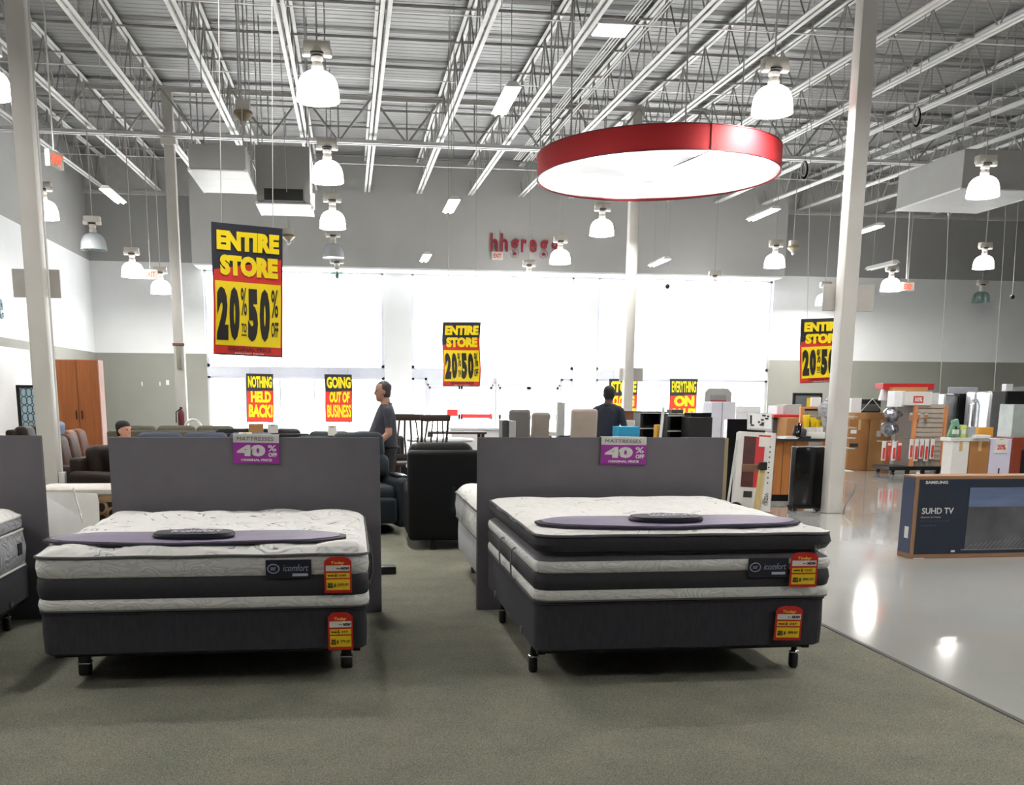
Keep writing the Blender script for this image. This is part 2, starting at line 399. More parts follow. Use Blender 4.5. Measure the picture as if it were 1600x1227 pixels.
br_mat = mat('bridging_grey', (190, 189, 187), .5, noise_a=.06)
y = 14.6
while y < 31.6:
    if abs(y-23.8) > .5:
        b = MB(); zt = ZD(y)-.07
        b.b2(LX, RX, y-.03, y+.03, zt-.012, zt).b2(LX, RX, y-.03, y-.022, zt-.05, zt)
        b.obj('bridging', br_mat, ceiling, smooth=False)
    y += 1.75
for y in (15.9, 19.4, 27.2):
    z = ZB(y)+.06
    MB().b2(LX, RX, y-.02, y+.02, z-.008, z).obj('bridging', br_mat, ceiling, smooth=False)
# deck end beam along the shop front
MB().b2(LX, RX, WY-.16, WY-.02, ZB(WY)-.12, ZB(WY)-.02).b2(LX, RX, WY-.1, WY-.08, ZB(WY)-.02, ZD(WY)).obj('ledger', br_mat, ceiling, smooth=False)
for gy in (13.2, 23.8):
    g = MB()
    zt = ZB(gy)-.02
    for s_ in (-1, 1):
        g.b2(LX, RX, gy+s_*.02, gy+s_*.11, GZB+.0, GZB+.014).b2(LX, RX, gy+s_*.02, gy+s_*.034, GZB, GZB+.09)
    gd = g.obj('girder', joist_mat, ceiling, smooth=False)
    gt = ZD(gy)-.12
    MB().b2(LX, RX, gy-.11, gy+.11, gt, gt+.014).b2(LX, RX, gy-.02, gy+.02, gt-.08, gt).obj('top_chord', br_mat, gd, smooth=False)
    x = jx0-3*jsp; xe = RX
    while x < RX-1.7:
        if x > LX:
            MB().tube([(x, gy, gt), (x+jsp/2, gy, GZB+.03)], .026, 6).obj('web_bar', web_mat, gd)
            MB().tube([(x+jsp/2, gy, GZB+.03), (x+jsp, gy, gt)], .026, 6).obj('web_bar', web_mat, gd)
            MB().tube([(x+jsp/2, gy, GZB+.03), (x+jsp/2, gy, gt)], .015, 6).obj('web_bar', web_mat, gd)
        x += jsp
# conduits that run under the deck with the joists
for k, x0 in enumerate((4.55, 4.61, 4.67, 4.73, 5.0, 5.06)):
    MB().tube([(x0, 13.5, ZB(13.5)+.55), (x0, 28.5, ZB(28.5)+.55)], .012, 6).obj('conduit', steel_white, ceiling)

# ------------------------------------------------------------------ columns
def column(x, y, label, h=.11):
    c = struct(MB().b2(x-h, x+h, y-h, y+h, 0, ZD(y)-.1, bev=.018, seg=2).obj('column', column_paint))
    MB().b2(x-h-.05, x+h+.05, y-h-.05, y+h+.05, GZB-.16, GZB-.02).obj('bracket', column_paint, c, smooth=False)
    c['label'] = label
    return c
cA = column(6.72, 13.31, 'white steel column on the polished floor beside the black fridge')
cB = column(-3.78, 13.31, 'grey steel column behind the far left headboard')
cC = column(-3.80, 23.9, 'grey steel column beside the dim left wall and leather sofas')
cD = column(6.66, 23.9, 'white steel column in front of the bright shop windows')
# conduit and boxes on the columns
MB().tube([(-3.63, 13.27, .62), (-3.63, 13.27, 7.2)], .014, 8).obj('conduit', steel_white, cB)
MB().b2(-3.66, -3.585, 13.2, 13.3, .45, .62, bev=.008).obj('junction_box', steel_white, cB)
MB().b2(-3.85, -3.75, 23.74, 23.79, 2.15, 2.65, bev=.006).obj('data_plate', mat('data_plate', (150, 148, 135), .5), cC)
MB().b2(-3.93, -3.67, 23.77, 23.8, 2.66, 2.72).obj('strap', mat('rust_strap', (120, 78, 58), .6), cC)
panel_mat = mat('sign_panel_grey', (190, 186, 181), .6, noise_a=.04)
def colpanel(px0, py0, px1, py1, Y, cpar):
    a, c = PY(px0, py0, Y), PY(px1, py1, Y)
    MB().b2(a.x, c.x, Y-.01, Y+.02, c.z, a.z, bev=.005).obj('side_panel', panel_mat, cpar, smooth=False)
colpanel(18, 420, 96, 466, 13.44, cB); colpanel(1287, 444, 1364, 487, 13.44, cA); colpanel(968, 575, 1004, 596, 24.03, cD)
# ------------------------------------------------------------------ beds
quilt_mat = contour_mat('quilt_white', (234, 233, 231), (136, 135, 137), 4.2, 6.0, .07, .85, .6, mask=6.5)
quilt_soft = contour_mat('quilt_soft_white', (236, 235, 233), (186, 186, 188), 4.0, 5.0, .06, .85, .5, mask=5.0)
band_white = contour_mat('border_damask', (214, 214, 212), (198, 198, 197), 7.0, 6.0, .14, .8, .3, (1, 1, 2))
band_dark = mat('border_charcoal', (44, 43, 49), .75, noise_s=40, noise_a=.1, bump=.25, bump_s=180)
band_mid = mat('border_grey', (98, 96, 101), .75, noise_s=40, noise_a=.1, bump=.2, bump_s=120)
piping_mat = mat('piping_grey', (84, 84, 86), .7, noise_a=.1)
box_fab = mat('foundation_fabric', (50, 49, 56), .85, noise_s=50, noise_a=.16, bump=.35, bump_s=220, aniso=(1, 1, .25))
panel_fab = mat('headboard_fabric', (106, 103, 109), .85, noise_s=5, noise_a=.05, bump=.25, bump_s=300)
label_navy = mat('label_navy', (22, 23, 40), .5, noise_a=.1)
label_ink = mat('label_ink', (150, 154, 180), .5, noise_a=.03)
label_bar = mat('label_bar', (178, 186, 204), .5, noise_a=.03)
runner_mat = mat('runner_lavender', (124, 116, 142), .55, noise_s=3, noise_a=.10, aniso=(.5, 3, 1))
runner_edge = mat('runner_binding', (44, 40, 58), .6, noise_a=.1)
plaque_mat = mat('plaque_navy', (30, 28, 44), .45, noise_a=.1)
plaque_ink = mat('plaque_ink', (196, 192, 206), .5, noise_a=.02)
clear_film = glassy('clear_film', (.96, .97, .98), .22, .08)
tag_red = mat('tag_red', (196, 34, 24), .45, noise_a=.04)
tag_yellow = mat('tag_yellow', (238, 200, 20), .5, noise_a=.03)
tag_white = mat('tag_white', (222, 220, 214), .5, noise_a=.02)
tag_ink = mat('tag_ink', (30, 28, 24), .6, noise_a=.02)
tag_script = mat('tag_script', (250, 214, 90), .5, noise_a=.02)
purple = mat('sign_purple', (152, 40, 150), .5, noise_a=.03)
paper = mat('paper_white', (222, 221, 216), .6, noise_a=.02)
brown_ink = mat('marker_brown', (84, 74, 66), .6, noise_a=.02)

def quilt(hx, hy, r, z0, h, puff, fn, seed=0):
    b = MB(); rings = []
    ins = [-.004, .0, .01, .022, .04, .065, .09, .12, .16, .2, .25, .3, .36, .42, .5, .58, .66, .72]
    for k, d in enumerate(ins):
        a, c = hx-d, hy-d
        if min(a, c) < .05: break
        t = max(0, min(1, d/.15)); base = h*(1-(1-t)**2.4)
        ring = []
        for i, (x, y) in enumerate(rrect(a, c, max(r-d*.8, .03), 8, 34)):
            q = min(1, max(0, d)/.05)
            z = z0 + base + puff*q*fn(x+seed, y)
            ring.append(Vector((x, y, z + (.005*math.sin(x*13+seed)+.005*math.sin(y*11) if k < 2 else 0))))
        rings.append(ring)
    b.loft(rings, 0, cap=False)
    # fill the middle with one strip of quads
    last = rings[-1]; vs = b.bm.verts; vs.ensure_lookup_table(); n = len(last)
    f = b.bm.faces.new(vs[len(vs)-n:]); 
    bmesh.ops.triangulate(b.bm, faces=[f])
    return b
def puffs(x, y):
    return .55*abs(math.sin(x*9+1.3*math.sin(y*5)))+.55*abs(math.sin(y*8+1.1*math.sin(x*6)))+.3*noise.noise((x*3, y*3, 0))
def caster(b, x, y, top, wide=False):
    b.tube([(x, y, .075), (x, y, top)], .014, 8)
def bed_frame(name_label, x0, x1, y0, y1, ztop, legs, wheels=True):
    t = thing('bed_frame', name_label, 'bed frame', (0, 0, CZ))
    zt = ztop-CZ; i = .06
    for x in (x0+i, x1-i): MB().b2(x-.02, x+.02, y0+.1, y1-.02, zt-.035, zt).obj('side_rail', dark_metal, t, smooth=False)
    for y in (y0+.16, (y0+y1)/2, y1-.12): MB().b2(x0+i, x1-i, y-.02, y+.02, zt-.04, zt-.006).obj('cross_rail', dark_metal, t, smooth=False)
    for (x, y) in legs:
        if wheels:
            lg = MB().lathe([(.010, .1), (.017, .11), (.014, zt-.03)], 10, (x, y, 0)).obj('leg', dark_metal, t)
            MB().lathe([(.031, .093), (.031, .102), (.02, .108)], 12, (x, y, 0)).obj('collar', chrome, lg)
            MB().b2(x-.024, x+.024, y-.027, y+.027, .0, .092, bev=.016, seg=3).obj('caster', black, lg)
        else:
            lg = MB().b2(x-.03, x+.03, y-.03, y+.03, .07, zt-.01, bev=.004).obj('leg', black, t)
            MB().b2(x-.034, x+.034, y-.034, y+.034, .0, .072, bev=.012).obj('caster', black, lg)
            MB().b2(x-.036, x+.036, y-.036, y+.036, .066, .078, bev=.004).obj('collar', chrome, lg)
    return t
def foundation(label, x0, x1, y0, y1, z0, z1, fab=box_fab):
    cx, cy, hx, hy = (x0+x1)/2, (y0+y1)/2, (x1-x0)/2, (y1-y0)/2
    t = thing('box_spring', label, 'box spring', (cx, cy, z0))
    H = z1-z0
    b = MB(); rloft(b, [(hx-.02, hy-.02, .05, 0), (hx-.004, hy-.004, .06, .012), (hx, hy, .06, H*.5), (hx-.003, hy-.003, .06, H-.012), (hx-.014, hy-.014, .05, H)], 6, 10)
    b.obj('cover', fab, t)
    b = MB(); b.tube([Vector((x, y, H-.008)) for x, y in rrect(hx, hy, .06, 6, 2)+[rrect(hx, hy, .06, 6, 2)[0]]], .006, 6, cap=False); b.obj('piping', band_dark, t)
    for sx in (-1, 1):
        for sy in (-1, 1): MB().b2(sx*hx-.004, sx*hx+.004, sy*hy*.55-.03, sy*hy*.55+.03, .01, .05, bev=.002).obj('corner_guard', piping_mat, t)
    return t

def brand_label(mt, cx_, y, z, w=.245, h=.115):
    lb = MB().b2(cx_-w/2, cx_+w/2, y-.006, y+.004, z-h/2, z+h/2, bev=.006).obj('brand_label', label_navy, mt, smooth=False)
    L = Vector((cx_, y-.0085, z))
    b = MB(); b.tube([Vector((cx_-w*.33+.030*math.cos(2*PI*k/20), y-.0075, z+.004+.024*math.sin(2*PI*k/20))) for k in range(21)], .0032, 5, cap=False); b.obj('emblem_ring', label_ink, lb)
    letters('ser', .03, .018, label_ink, lb, (cx_-w*.33, y-.0085, z+.004), bold=.01, name='emblem_lettering')
    letters('icomfort', w*.55, .036, label_ink, lb, (cx_+w*.155, y-.0085, z+.008), bold=.005, slant=.2)
    MB().b2(cx_+w*.08, cx_+w*.42, y-.008, y-.005, z-.038, z-.024).obj('label_bar', label_bar, lb, smooth=False)
    return lb

def price_tag(label, px0, py0, px1, py1, Y, lines, lean=0.0):
    a, c = PY(px0, py0, Y), PY(px1, py1, Y)
    w, h = abs(c.x-a.x), abs(a.z-c.z); t = thing('price_tag', label, 'price tag', ((a.x+c.x)/2, Y, min(a.z, c.z)), group='red and yellow price tags on the beds')
    t.rotation_euler = (0, lean, 0)
    out = [(-w/2, 0), (w/2, 0), (w/2, h*.86), (w*.40, h*.94), (w*.25, h*.985), (-w*.25, h*.985), (-w*.40, h*.94), (-w/2, h*.86)]
    MB().prism(out, -.002, .002).obj('card', tag_red, t, smooth=False)
    def field(x0, x1, z0, z1, m): return MB().b2(x0*w, x1*w, -.0035, -.0015, z0*h, z1*h).obj('field', m, t, smooth=False)
    field(-.44, .44, .60, .755, tag_white); field(-.43, .43, .41, .55, tag_yellow); field(-.43, .43, .08, .37, tag_yellow)
    letters('Today', w*.5, h*.10, tag_script, t, (.0, -.003, h*.815), bold=.02, slant=.25)
    letters(lines[0], w*.30, h*.075, tag_ink, t, (w*.26, -.0045, h*.675), bold=.04)
    letters(lines[1], w*.12, h*.03, tag_ink, t, (w*.0, -.0045, h*.675), bold=.01)
    letters('WAS', w*.24, h*.045, tag_ink, t, (-w*.27, -.0045, h*.475), bold=.06)
    letters('$', w*.06, h*.09, tag_ink, t, (-w*.08, -.0045, h*.48), bold=.04)
    letters(lines[2], w*.28, h*.06, brown_ink, t, (w*.16, -.0045, h*.48), slant=.3)
    letters('SALE\nPRICE', w*.2, h*.14, tag_ink, t, (-w*.29, -.0045, h*.21), bold=.06)
    letters('$', w*.06, h*.10, tag_ink, t, (-w*.12, -.0045, h*.21), bold=.04)
    letters(lines[3], w*.40, h*.07, brown_ink, t, (w*.18, -.0045, h*.23), slant=.3)
    return t
def film(label, pts_c, w, h, Y, seed):
    """crinkled clear film sleeve that a tag hangs in"""
    rnd = random.Random(seed); b = MB()
    V = {}
    def fn(u, v): return (pts_c[0]+(u-.5)*w, Y-.012-.012*rnd.random(), pts_c[2]+(v-.5)*h+.004*rnd.random())
    b.grid(fn, 10, 5)
    return b.mesh('film', clear_film, smooth=False)

# ---- bed one: left of the aisle
B1 = dict(x0=-1.665, x1=.075, y0=5.45, y1=7.24)
b1 = B1
bed_frame('black metal bed frame on flat glides under the left mattress set', b1['x0'], b1['x1'], b1['y0'], b1['y1'], .205, [(-1.53, 5.78), (-.045, 5.78), (-1.5, 7.0), (-.1, 7.0), (-.8, 6.3)], wheels=False)
foundation('charcoal box spring under the left quilted mattress', b1['x0'], b1['x1'], b1['y0'], b1['y1'], .205, .445)
def border_layers(hx, hy, zs, r=.09, belly=.006):
    a, c = zs; m_ = (a+c)/2
    return [(hx-.006, hy-.006, r, a), (hx, hy, r, a+.008), (hx+belly, hy+belly, r, m_), (hx, hy, r, c-.008), (hx-.006, hy-.006, r, c)]
def piping(b, hx, hy, r, z, rad=.008, wob=0):
    o = rrect(hx, hy, r, 8, 24); o.append(o[0])
    b.tube([Vector((x, y, z+wob*(math.sin(x*13)+math.sin(y*11)))) for x, y in o], rad, 6, cap=False)
cx, cy = (b1['x0']+b1['x1'])/2, (b1['y0']+b1['y1'])/2; hx, hy = (b1['x1']-b1['x0'])/2+.01, (b1['y1']-b1['y0'])/2+.01
M1 = thing('mattress', 'white quilted mattress with one dark border band on the left bed', 'mattress', (cx, cy, .447))
Z = lambda v: v-.447
for nm, a, c, mm in (('lower_band', .447, .515, band_white), ('dark_band', .515, .632, band_dark), ('upper_band', .632, .738, band_white)):
    b = MB(); rloft(b, border_layers(hx, hy, (Z(a), Z(c))), 8, 12); b.obj(nm, mm, M1)
b = MB(); piping(b, hx+.004, hy+.004, .09, Z(.742), .008, .002); b.obj('piping', piping_mat, M1)
b = MB(); piping(b, hx-.002, hy-.002, .09, Z(.452), .007); b.obj('piping', piping_mat, M1)
quilt(hx+.004, hy+.004, .09, Z(.742), .032, .030, puffs).obj('quilted_top', quilt_mat, M1, angle=80)
brand_label(M1, XY(451, 890, 5.43)-cx, -hy-.012, Z(.668), .245, .105)
# handles at the right side
for y in (-.45, .1):
    b = MB(); b.tube([Vector((hx+.008, y, Z(.73))), Vector((hx+.03, y, Z(.66))), Vector((hx+.03, y, Z(.56))), Vector((hx+.008, y, Z(.49)))], .008, 6); b.obj('handle', piping_mat, M1)

def runner(label, edge, x0, x1, y0, y1, ztop, plaque, ends=1.0, right=True):
    """wavy edged foot protector lying over the foot of the mattress"""
    t = thing('foot_protector', label, 'bed runner', ((x0+x1)/2, (y0+y1)/2, ztop)); L = x1-x0; D = y1-y0
    def outl(u, k=1.0):      # front and back edge of the strip
        wv = .016*math.sin(u*2*PI*1.5+.6)
        tap = (1-abs(2*u-1)**7*ends*.75)
        return -D/2*tap*k+wv, D/2*tap*k+wv*.6
    def fn(top, k):
        def g(u, v):
            a, c = outl(u, k); x = -L/2*k+(L*k)*u; yy = a+(c-a)*v
            q = max(0, min(1, (y0+D/2+yy-edge)/.15))
            return (x, yy, top + .010*math.sin(u*9)*math.sin(v*3.1) - .026*(1-q)**2.4)
        return g
    for nm, k, z0, z1, mm in (('binding', 1.0, .0, .012, runner_edge), ('pad', .955, .004, .019, runner_mat)):
        b = MB(); b.grid(fn(z1, k), 48, 6); b.grid(fn(z0, k), 48, 6)
        # rim
        f1, f0 = fn(z1, k), fn(z0, k); rim = [(i/48, 0) for i in range(48)]+[(1, j/6) for j in range(6)]+[(1-i/48, 1) for i in range(48)]+[(0, 1-j/6) for j in range(6)]
        b.loft([[Vector(f0(*p)) for p in rim], [Vector(f1(*p)) for p in rim]], cap=False)
        bmesh.ops.remove_doubles(b.bm, verts=b.bm.verts[:], dist=.0004)
        b.obj(nm, mm, t)
    px, pw, pd = plaque
    b = MB(); n_ = 26
    b.loft([[Vector((px+pw/2*k*math.copysign(abs(math.cos(a))**.55, math.cos(a)), -.015+pd/2*k*math.copysign(abs(math.sin(a))**.75, math.sin(a)), z)) for a in [2*PI*i/n_ for i in range(n_)]] for k, z in ((1, .018), (1.02, .03), (.97, .046), (.6, .05))])
    pq = b.obj('logo_plaque', plaque_mat, t)
    letters('icomfort', pw*.62, pd*.5, plaque_ink, pq, (px+.02, -.03, .052), (-PI/2, 0, 0), bold=.02, slant=.2, th=.004)
    letters('serta', pw*.2, pd*.22, plaque_ink, pq, (px-.02, .05, .052), (-PI/2, 0, 0), bold=.02, th=.004)
    return t
rx0, rx1 = PZ(82, 842, .79).x, PZ(541, 842, .79).x
runner('lavender foot protector with dark logo plaque on the left bed', 5.435, rx0, rx1, 5.51, 5.93, .797, (-.02, .44, .22))
price_tag('price tag with a crinkled top hung on the left mattress border', 506, 870, 550, 926, 5.405, ('NOW', '2pc', '1299', '1095.00'))
price_tag('price tag pinned on the left box spring', 512, 957, 552, 1015, 5.425, ('NOW', '2pc', '499', '399.00'))
m_ = film('', (XY(528, 862, 5.40), 0, PY(528, 862, 5.40).z), .22, .05, 5.415, 3)
film1 = link('plastic_sleeve', m_, None, None, None, label='crinkled clear plastic flap above the tag on the left mattress', category='plastic sleeve')

# ---- bed two: right, with the thick dark pillow top
B2 = dict(x0=.985, x1=2.665, y0=5.25, y1=7.2)
b2 = B2; TILT = 0
bed_frame('black metal bed frame on casters under the pillow top set', b2['x0'], b2['x1'], b2['y0'], b2['y1'], .205, [(1.035, 5.56), (2.605, 5.50), (1.05, 6.85), (2.55, 6.85), (1.8, 6.2)], wheels=True)
foundation('charcoal box spring under the pillow top mattress on the right', b2['x0'], b2['x1'], b2['y0'], b2['y1'], .208, .49)
cx, cy = (b2['x0']+b2['x1'])/2+.012, (b2['y0']+b2['y1'])/2; hx, hy = (b2['x1']-b2['x0'])/2+.012, (b2['y1']-b2['y0'])/2+.01
M2 = thing('mattress', 'pillow top mattress with thick dark rim on the right bed', 'mattress', (cx, cy, .492))
Z = lambda v: v-.492
for nm, a, c, mm in (('lower_band', .492, .556, band_white), ('dark_band', .556, .652, band_dark), ('upper_band', .652, .716, band_white)):
    b = MB(); rloft(b, border_layers(hx, hy, (Z(a), Z(c))), 8, 12); b.obj(nm, mm, M2)
b = MB(); rloft(b, [(hx-.006, hy-.006, .09, Z(.716)), (hx-.03, hy-.03, .09, Z(.73)), (hx-.06, hy-.06, .09, Z(.745)), (hx-.05, hy-.05, .09, Z(.757))], 8, 12); b.obj('gusset', band_mid, M2)  # recessed gusset, shade of the gap put into its grey
b = MB(); rloft(b, [(hx-.05, hy-.05, .1, Z(.752)), (hx-.012, hy-.012, .1, Z(.768)), (hx+.006, hy+.006, .1, Z(.805)), (hx-.002, hy-.002, .1, Z(.842)), (hx-.016, hy-.016, .1, Z(.852))], 8, 12); b.obj('pillow_rim', band_dark, M2)
b = MB(); piping(b, hx-.006, hy-.006, .1, Z(.853), .008, .0015); b.obj('piping', band_mid, M2)
b = MB(); piping(b, hx-.002, hy-.002, .09, Z(.497), .007); b.obj('piping', piping_mat, M2)
quilt(hx-.006, hy-.006, .1, Z(.853), .020, .010, puffs, 3).obj('quilted_top', quilt_soft, M2, angle=80)
brand_label(M2, XY(1200, 888, 5.23)-cx, -hy-.012, Z(.668), .235, .115)
for py_ in (-.34, .12):
    b = MB(); y = py_
    b.loft([[Vector((-hx-o, y-.016, z)), Vector((-hx-o, y+.016, z)), Vector((-hx-o-.006, y+.016, z)), Vector((-hx-o-.006, y-.016, z))] for o, z in ((.004, Z(.70)), (.03, Z(.685)), (.034, Z(.60)), (.03, Z(.52)), (.004, Z(.505)))])
    b.obj('handle', piping_mat, M2)
rx0, rx1 = PZ(850, 829, .88).x, PZ(1276, 826, .88).x
runner('lavender foot protector with dark logo plaque on the pillow top bed', 5.23, rx0, rx1, 5.31, 5.76, .884, (-.02, .42, .22))
price_tag('price tag hung on the pillow top mattress border', 1236, 863, 1275, 917, 5.205, ('NOW', '2pc', '1599', '985.00'), .01)
price_tag('price tag pinned on the right box spring', 1212, 947, 1250, 1000, 5.225, ('NOW', '2pc', '444', '388.00'), .03)
m_ = film('', (XY(1279, 862, 5.2), 0, PY(1279, 858, 5.2).z), .07, .05, 5.2, 9)
link('plastic_sleeve', m_, None, None, None, label='crinkled clear plastic flap above the tag on the pillow top mattress', category='plastic sleeve')

# ---- headboard panels
def headboard(label, x0, x1, y, z1, wood=False, z0=CZ):
    t = thing('headboard_panel', label, 'headboard', ((x0+x1)/2, y, z0)); hw = (x1-x0)/2; H = z1-z0
    b = MB()
    def face(yy, sgn):
        def g(u, v):
            x = -hw+2*hw*u; z = H*v
            e = min(1, min(u, 1-u)*40)*min(1, min(v, 1-v)*40)
            return (x, yy-sgn*(.006*e+.004*noise.noise((x*2.2, z*2.5, yy))), z)
        return g
    b.grid(face(-.022, 1), 40, 28); b.grid(face(.022, -1), 20, 14)
    f0, f1 = face(-.022, 1), face(.022, -1)
    rim = [(i/20, 0) for i in range(20)]+[(1, j/14) for j in range(14)]+[(1-i/20, 1) for i in range(20)]+[(0, 1-j/14) for j in range(14)]
    b.loft([[Vector(f0(*p)) for p in rim], [Vector(f1(*p)) for p in rim]], cap=False)
    b.obj('upholstery', panel_fab, t, angle=50)
    b = MB(); e = .004
    b.tube([(-hw, 0, .0), (-hw, 0, H), (hw, 0, H), (hw, 0, .0)], .007, 6); b.obj('seam_welt', panel_fab, t)
    if wood: MB().b2(hw+.002, hw+.03, -.02, .05, 0, H).obj('wood_edge', mat('pine_edge', (176, 158, 122), .6), t, smooth=False)
    for sx in (-1, 1): MB().b2(sx*hw*.8-.08, sx*hw*.8+.08, .022, .19, 0, .03, bev=.005).obj('foot', black, t)
    return t
H1 = headboard('grey fabric headboard panel behind the left quilted mattress', -1.675, .205, 7.32, 1.295)
H2 = headboard('grey fabric headboard panel behind the right pillow top mattress', .925, 2.80, 7.32, 1.295, True)
H0 = headboard('grey fabric headboard panel cut off by the left frame edge', -4.05, -2.125, 7.32, 1.305)

def sale_sign(label, px0, py0, px1, py1, Y, lean):
    a, c = PY(px0, py0, Y), PY(px1, py1, Y); w, h = c.x-a.x, a.z-c.z
    t = thing('discount_sign', label, 'sign', ((a.x+c.x)/2, Y, a.z), rot=(0, lean, 0))
    MB().b2(-w/2, w/2, -.0015, .0015, -h, 0).obj('sheet', paper, t, smooth=False)
    MB().b2(-w/2, w/2, -.004, -.0016, -h, -h*.285).obj('purple_field', purple, t, smooth=False)
    fold = MB().b2(-w/2, w/2, 0, .05, -.002, .0005).obj('folded_flap', paper, t, smooth=False)
    letters('MATTRESSES', w*.80, h*.13, brown_ink, t, (-w*.02, -.003, -h*.15), bold=-.005, space=1.05, slant=.1)
    letters('40', w*.62, h*.40, paper, t, (-w*.11, -.006, -h*.56), bold=.065)
    letters('%', w*.19, h*.22, paper, t, (w*.35, -.006, -h*.47), bold=.02)
    letters('OFF', w*.19, h*.15, paper, t, (w*.36, -.006, -h*.70), bold=.05)
    letters('ORIGINAL PRICE', w*.68, h*.085, paper, t, (0, -.006, -h*.885), bold=.055)
    return t
sale_sign('purple 40 percent sign taped on the left headboard panel', 364, 679, 437, 724, 7.28, .015)
sale_sign('purple 40 percent sign taped on the right headboard panel', 940, 683, 1009, 726, 7.28, .01)

# ---- bed at the left frame edge
B0 = dict(x0=-4.0, x1=-2.245, y0=5.35, y1=7.24)
bz = B0
bed_frame('black metal bed frame under the mattress at the left frame edge', bz['x0'], bz['x1'], bz['y0'], bz['y1'], .19, [(-2.33, 5.7), (-2.33, 6.95), (-3.9, 5.7), (-3.9, 6.95)])
foundation('dark grey box spring under the mattress at the left frame edge', bz['x0'], bz['x1'], bz['y0'], bz['y1'], .19, .43, mat('foundation_slate', (66, 66, 74), .85, noise_s=50, noise_a=.12, bump=.3, bump_s=200))
cx, cy = (bz['x0']+bz['x1'])/2, (bz['y0']+bz['y1'])/2; hx, hy = (bz['x1']-bz['x0'])/2, (bz['y1']-bz['y0'])/2
M0 = thing('mattress', 'pale grey euro top mattress cut off by the left frame edge', 'mattress', (cx, cy, .43))
Z = lambda v: v-.43
grey_tick = contour_mat('grey_ticking', (168, 170, 174), (140, 142, 150), 8, 5, .15, .8, .35)
b = MB(); rloft(b, border_layers(hx, hy, (Z(.43), Z(.675)), .1, .012), 8, 12); b.obj('border', grey_tick, M0)
b = MB(); piping(b, hx, hy, .1, Z(.68), .009); piping(b, hx, hy, .1, Z(.435), .008); b.obj('piping', paper, M0)
b = MB(); rloft(b, [(hx-.03, hy-.03, .1, Z(.675)), (hx-.002, hy-.002, .1, Z(.70)), (hx, hy, .1, Z(.74)), (hx-.012, hy-.012, .1, Z(.77))], 8, 12); b.obj('euro_top_rim', grey_tick, M0)
b = MB(); piping(b, hx-.006, hy-.006, .1, Z(.772), .009); b.obj('piping', paper, M0)
quilt(hx-.006, hy-.006, .1, Z(.772), .05, .012, puffs, 5).obj('quilted_top', quilt_soft, M0, angle=80)
MB().b2(hx+.010, hx+.016, hy-.25, hy-.17, Z(.52), Z(.60)).obj('care_label', label_navy, M0, smooth=False)

# ---- beds that stand head to head with these, behind the panels
t = thing('adjustable_bed', 'white mattress with raised end behind the left frame edge headboard', 'bed', (-3.0, 8.2, CZ))
plastic_white = mat('wrapped_white', (226, 226, 224), .3, noise_a=.05, noise_s=2, bump=.3, bump_s=6)
side = [(-.8, .49), (.75, .47), (.9, .50), (.93, .66), (.88, .74), (.4, .79), (-.2, .85), (-.74, .90), (-.8, .87)]
b = MB(); b.loft([[Vector((x, y, z*(1 if k else 1)-CZ)) for y, z in [(yy*(1-s_), zz+(.02*s_*(1 if zz < .6 else -1))) for yy, zz in side]] for x, s_, k in ((-.85, .06, 0), (-.83, .02, 0), (-.78, 0, 1), (.74, 0, 1), (.79, .02, 0), (.81, .06, 0))]); b.obj('mattress', plastic_white, t, angle=50)
b = MB()
for k in range(14):
    z = .56+.3*k/14; y = .28-.22*k/14
    b.box((.812, y, z), (.01, .035, .02), 0, .004, 1, rx=.6)
b.obj('zigzag_stitching', paper, t)
MB().b2(-.84, .80, -.8, .9, .16, .465, bev=.02).obj('base', mat('base_grey_lilac', (142, 140, 152), .7), t)
for x in (-.7, .7):
    for y in (-.6, .7): MB().tube([(x, y, 0), (x, y, .17)], .03, 10).obj('leg', black, t)
MB().b2(-.5, .3, -.55, -.15, .905, .914, bev=.003).obj('care_folder', mat('folder_red', (186, 60, 60), .5), t, rot=(-.09, 0, 0), smooth=False)

t = thing('carved_bench', 'brown openwork bench with a pale cushion between two headboards', 'bench', (-1.7, 9.6, CZ))
wicker = mat('carved_brown', (158, 128, 92), .6, noise_s=12, noise_a=.25)
b = MB(); rloft(b, [(1.1, .25, .05, .68), (1.12, .27, .06, .70), (1.12, .27, .06, .735), (1.1, .25, .05, .75)], 5, 1); b.obj('cushion', mat('bench_cushion', (205, 200, 194), .8), t)
for y in (-.22, .22):
    MB().b2(-1.1, 1.1, y-.025, y+.025, .62, .68, bev=.008).obj('rail', wicker, t); MB().b2(-1.1, 1.1, y-.025, y+.025, .08, .13, bev=.008).obj('rail', wicker, t)
lat = MB()
for i in range(22):
    for j in range(5):
        x, z = -1.05+.1*i, .18+.11*j - (.05 if i % 2 else 0)
        if .14 < z < .6: lat.tube([Vector((x+.05*math.cos(a), -.22+.012*math.sin(2*a), z+.055*math.sin(a))) for a in [2*PI*q/12 for q in range(13)]], .014, 6, cap=False)
lat.obj('openwork_panel', wicker, t)
for x in (-1.05, 1.05):
    for y in (-.22, .22): MB().b2(x-.03, x+.03, y-.03, y+.03, 0, .66, bev=.006).obj('leg', wicker, t)

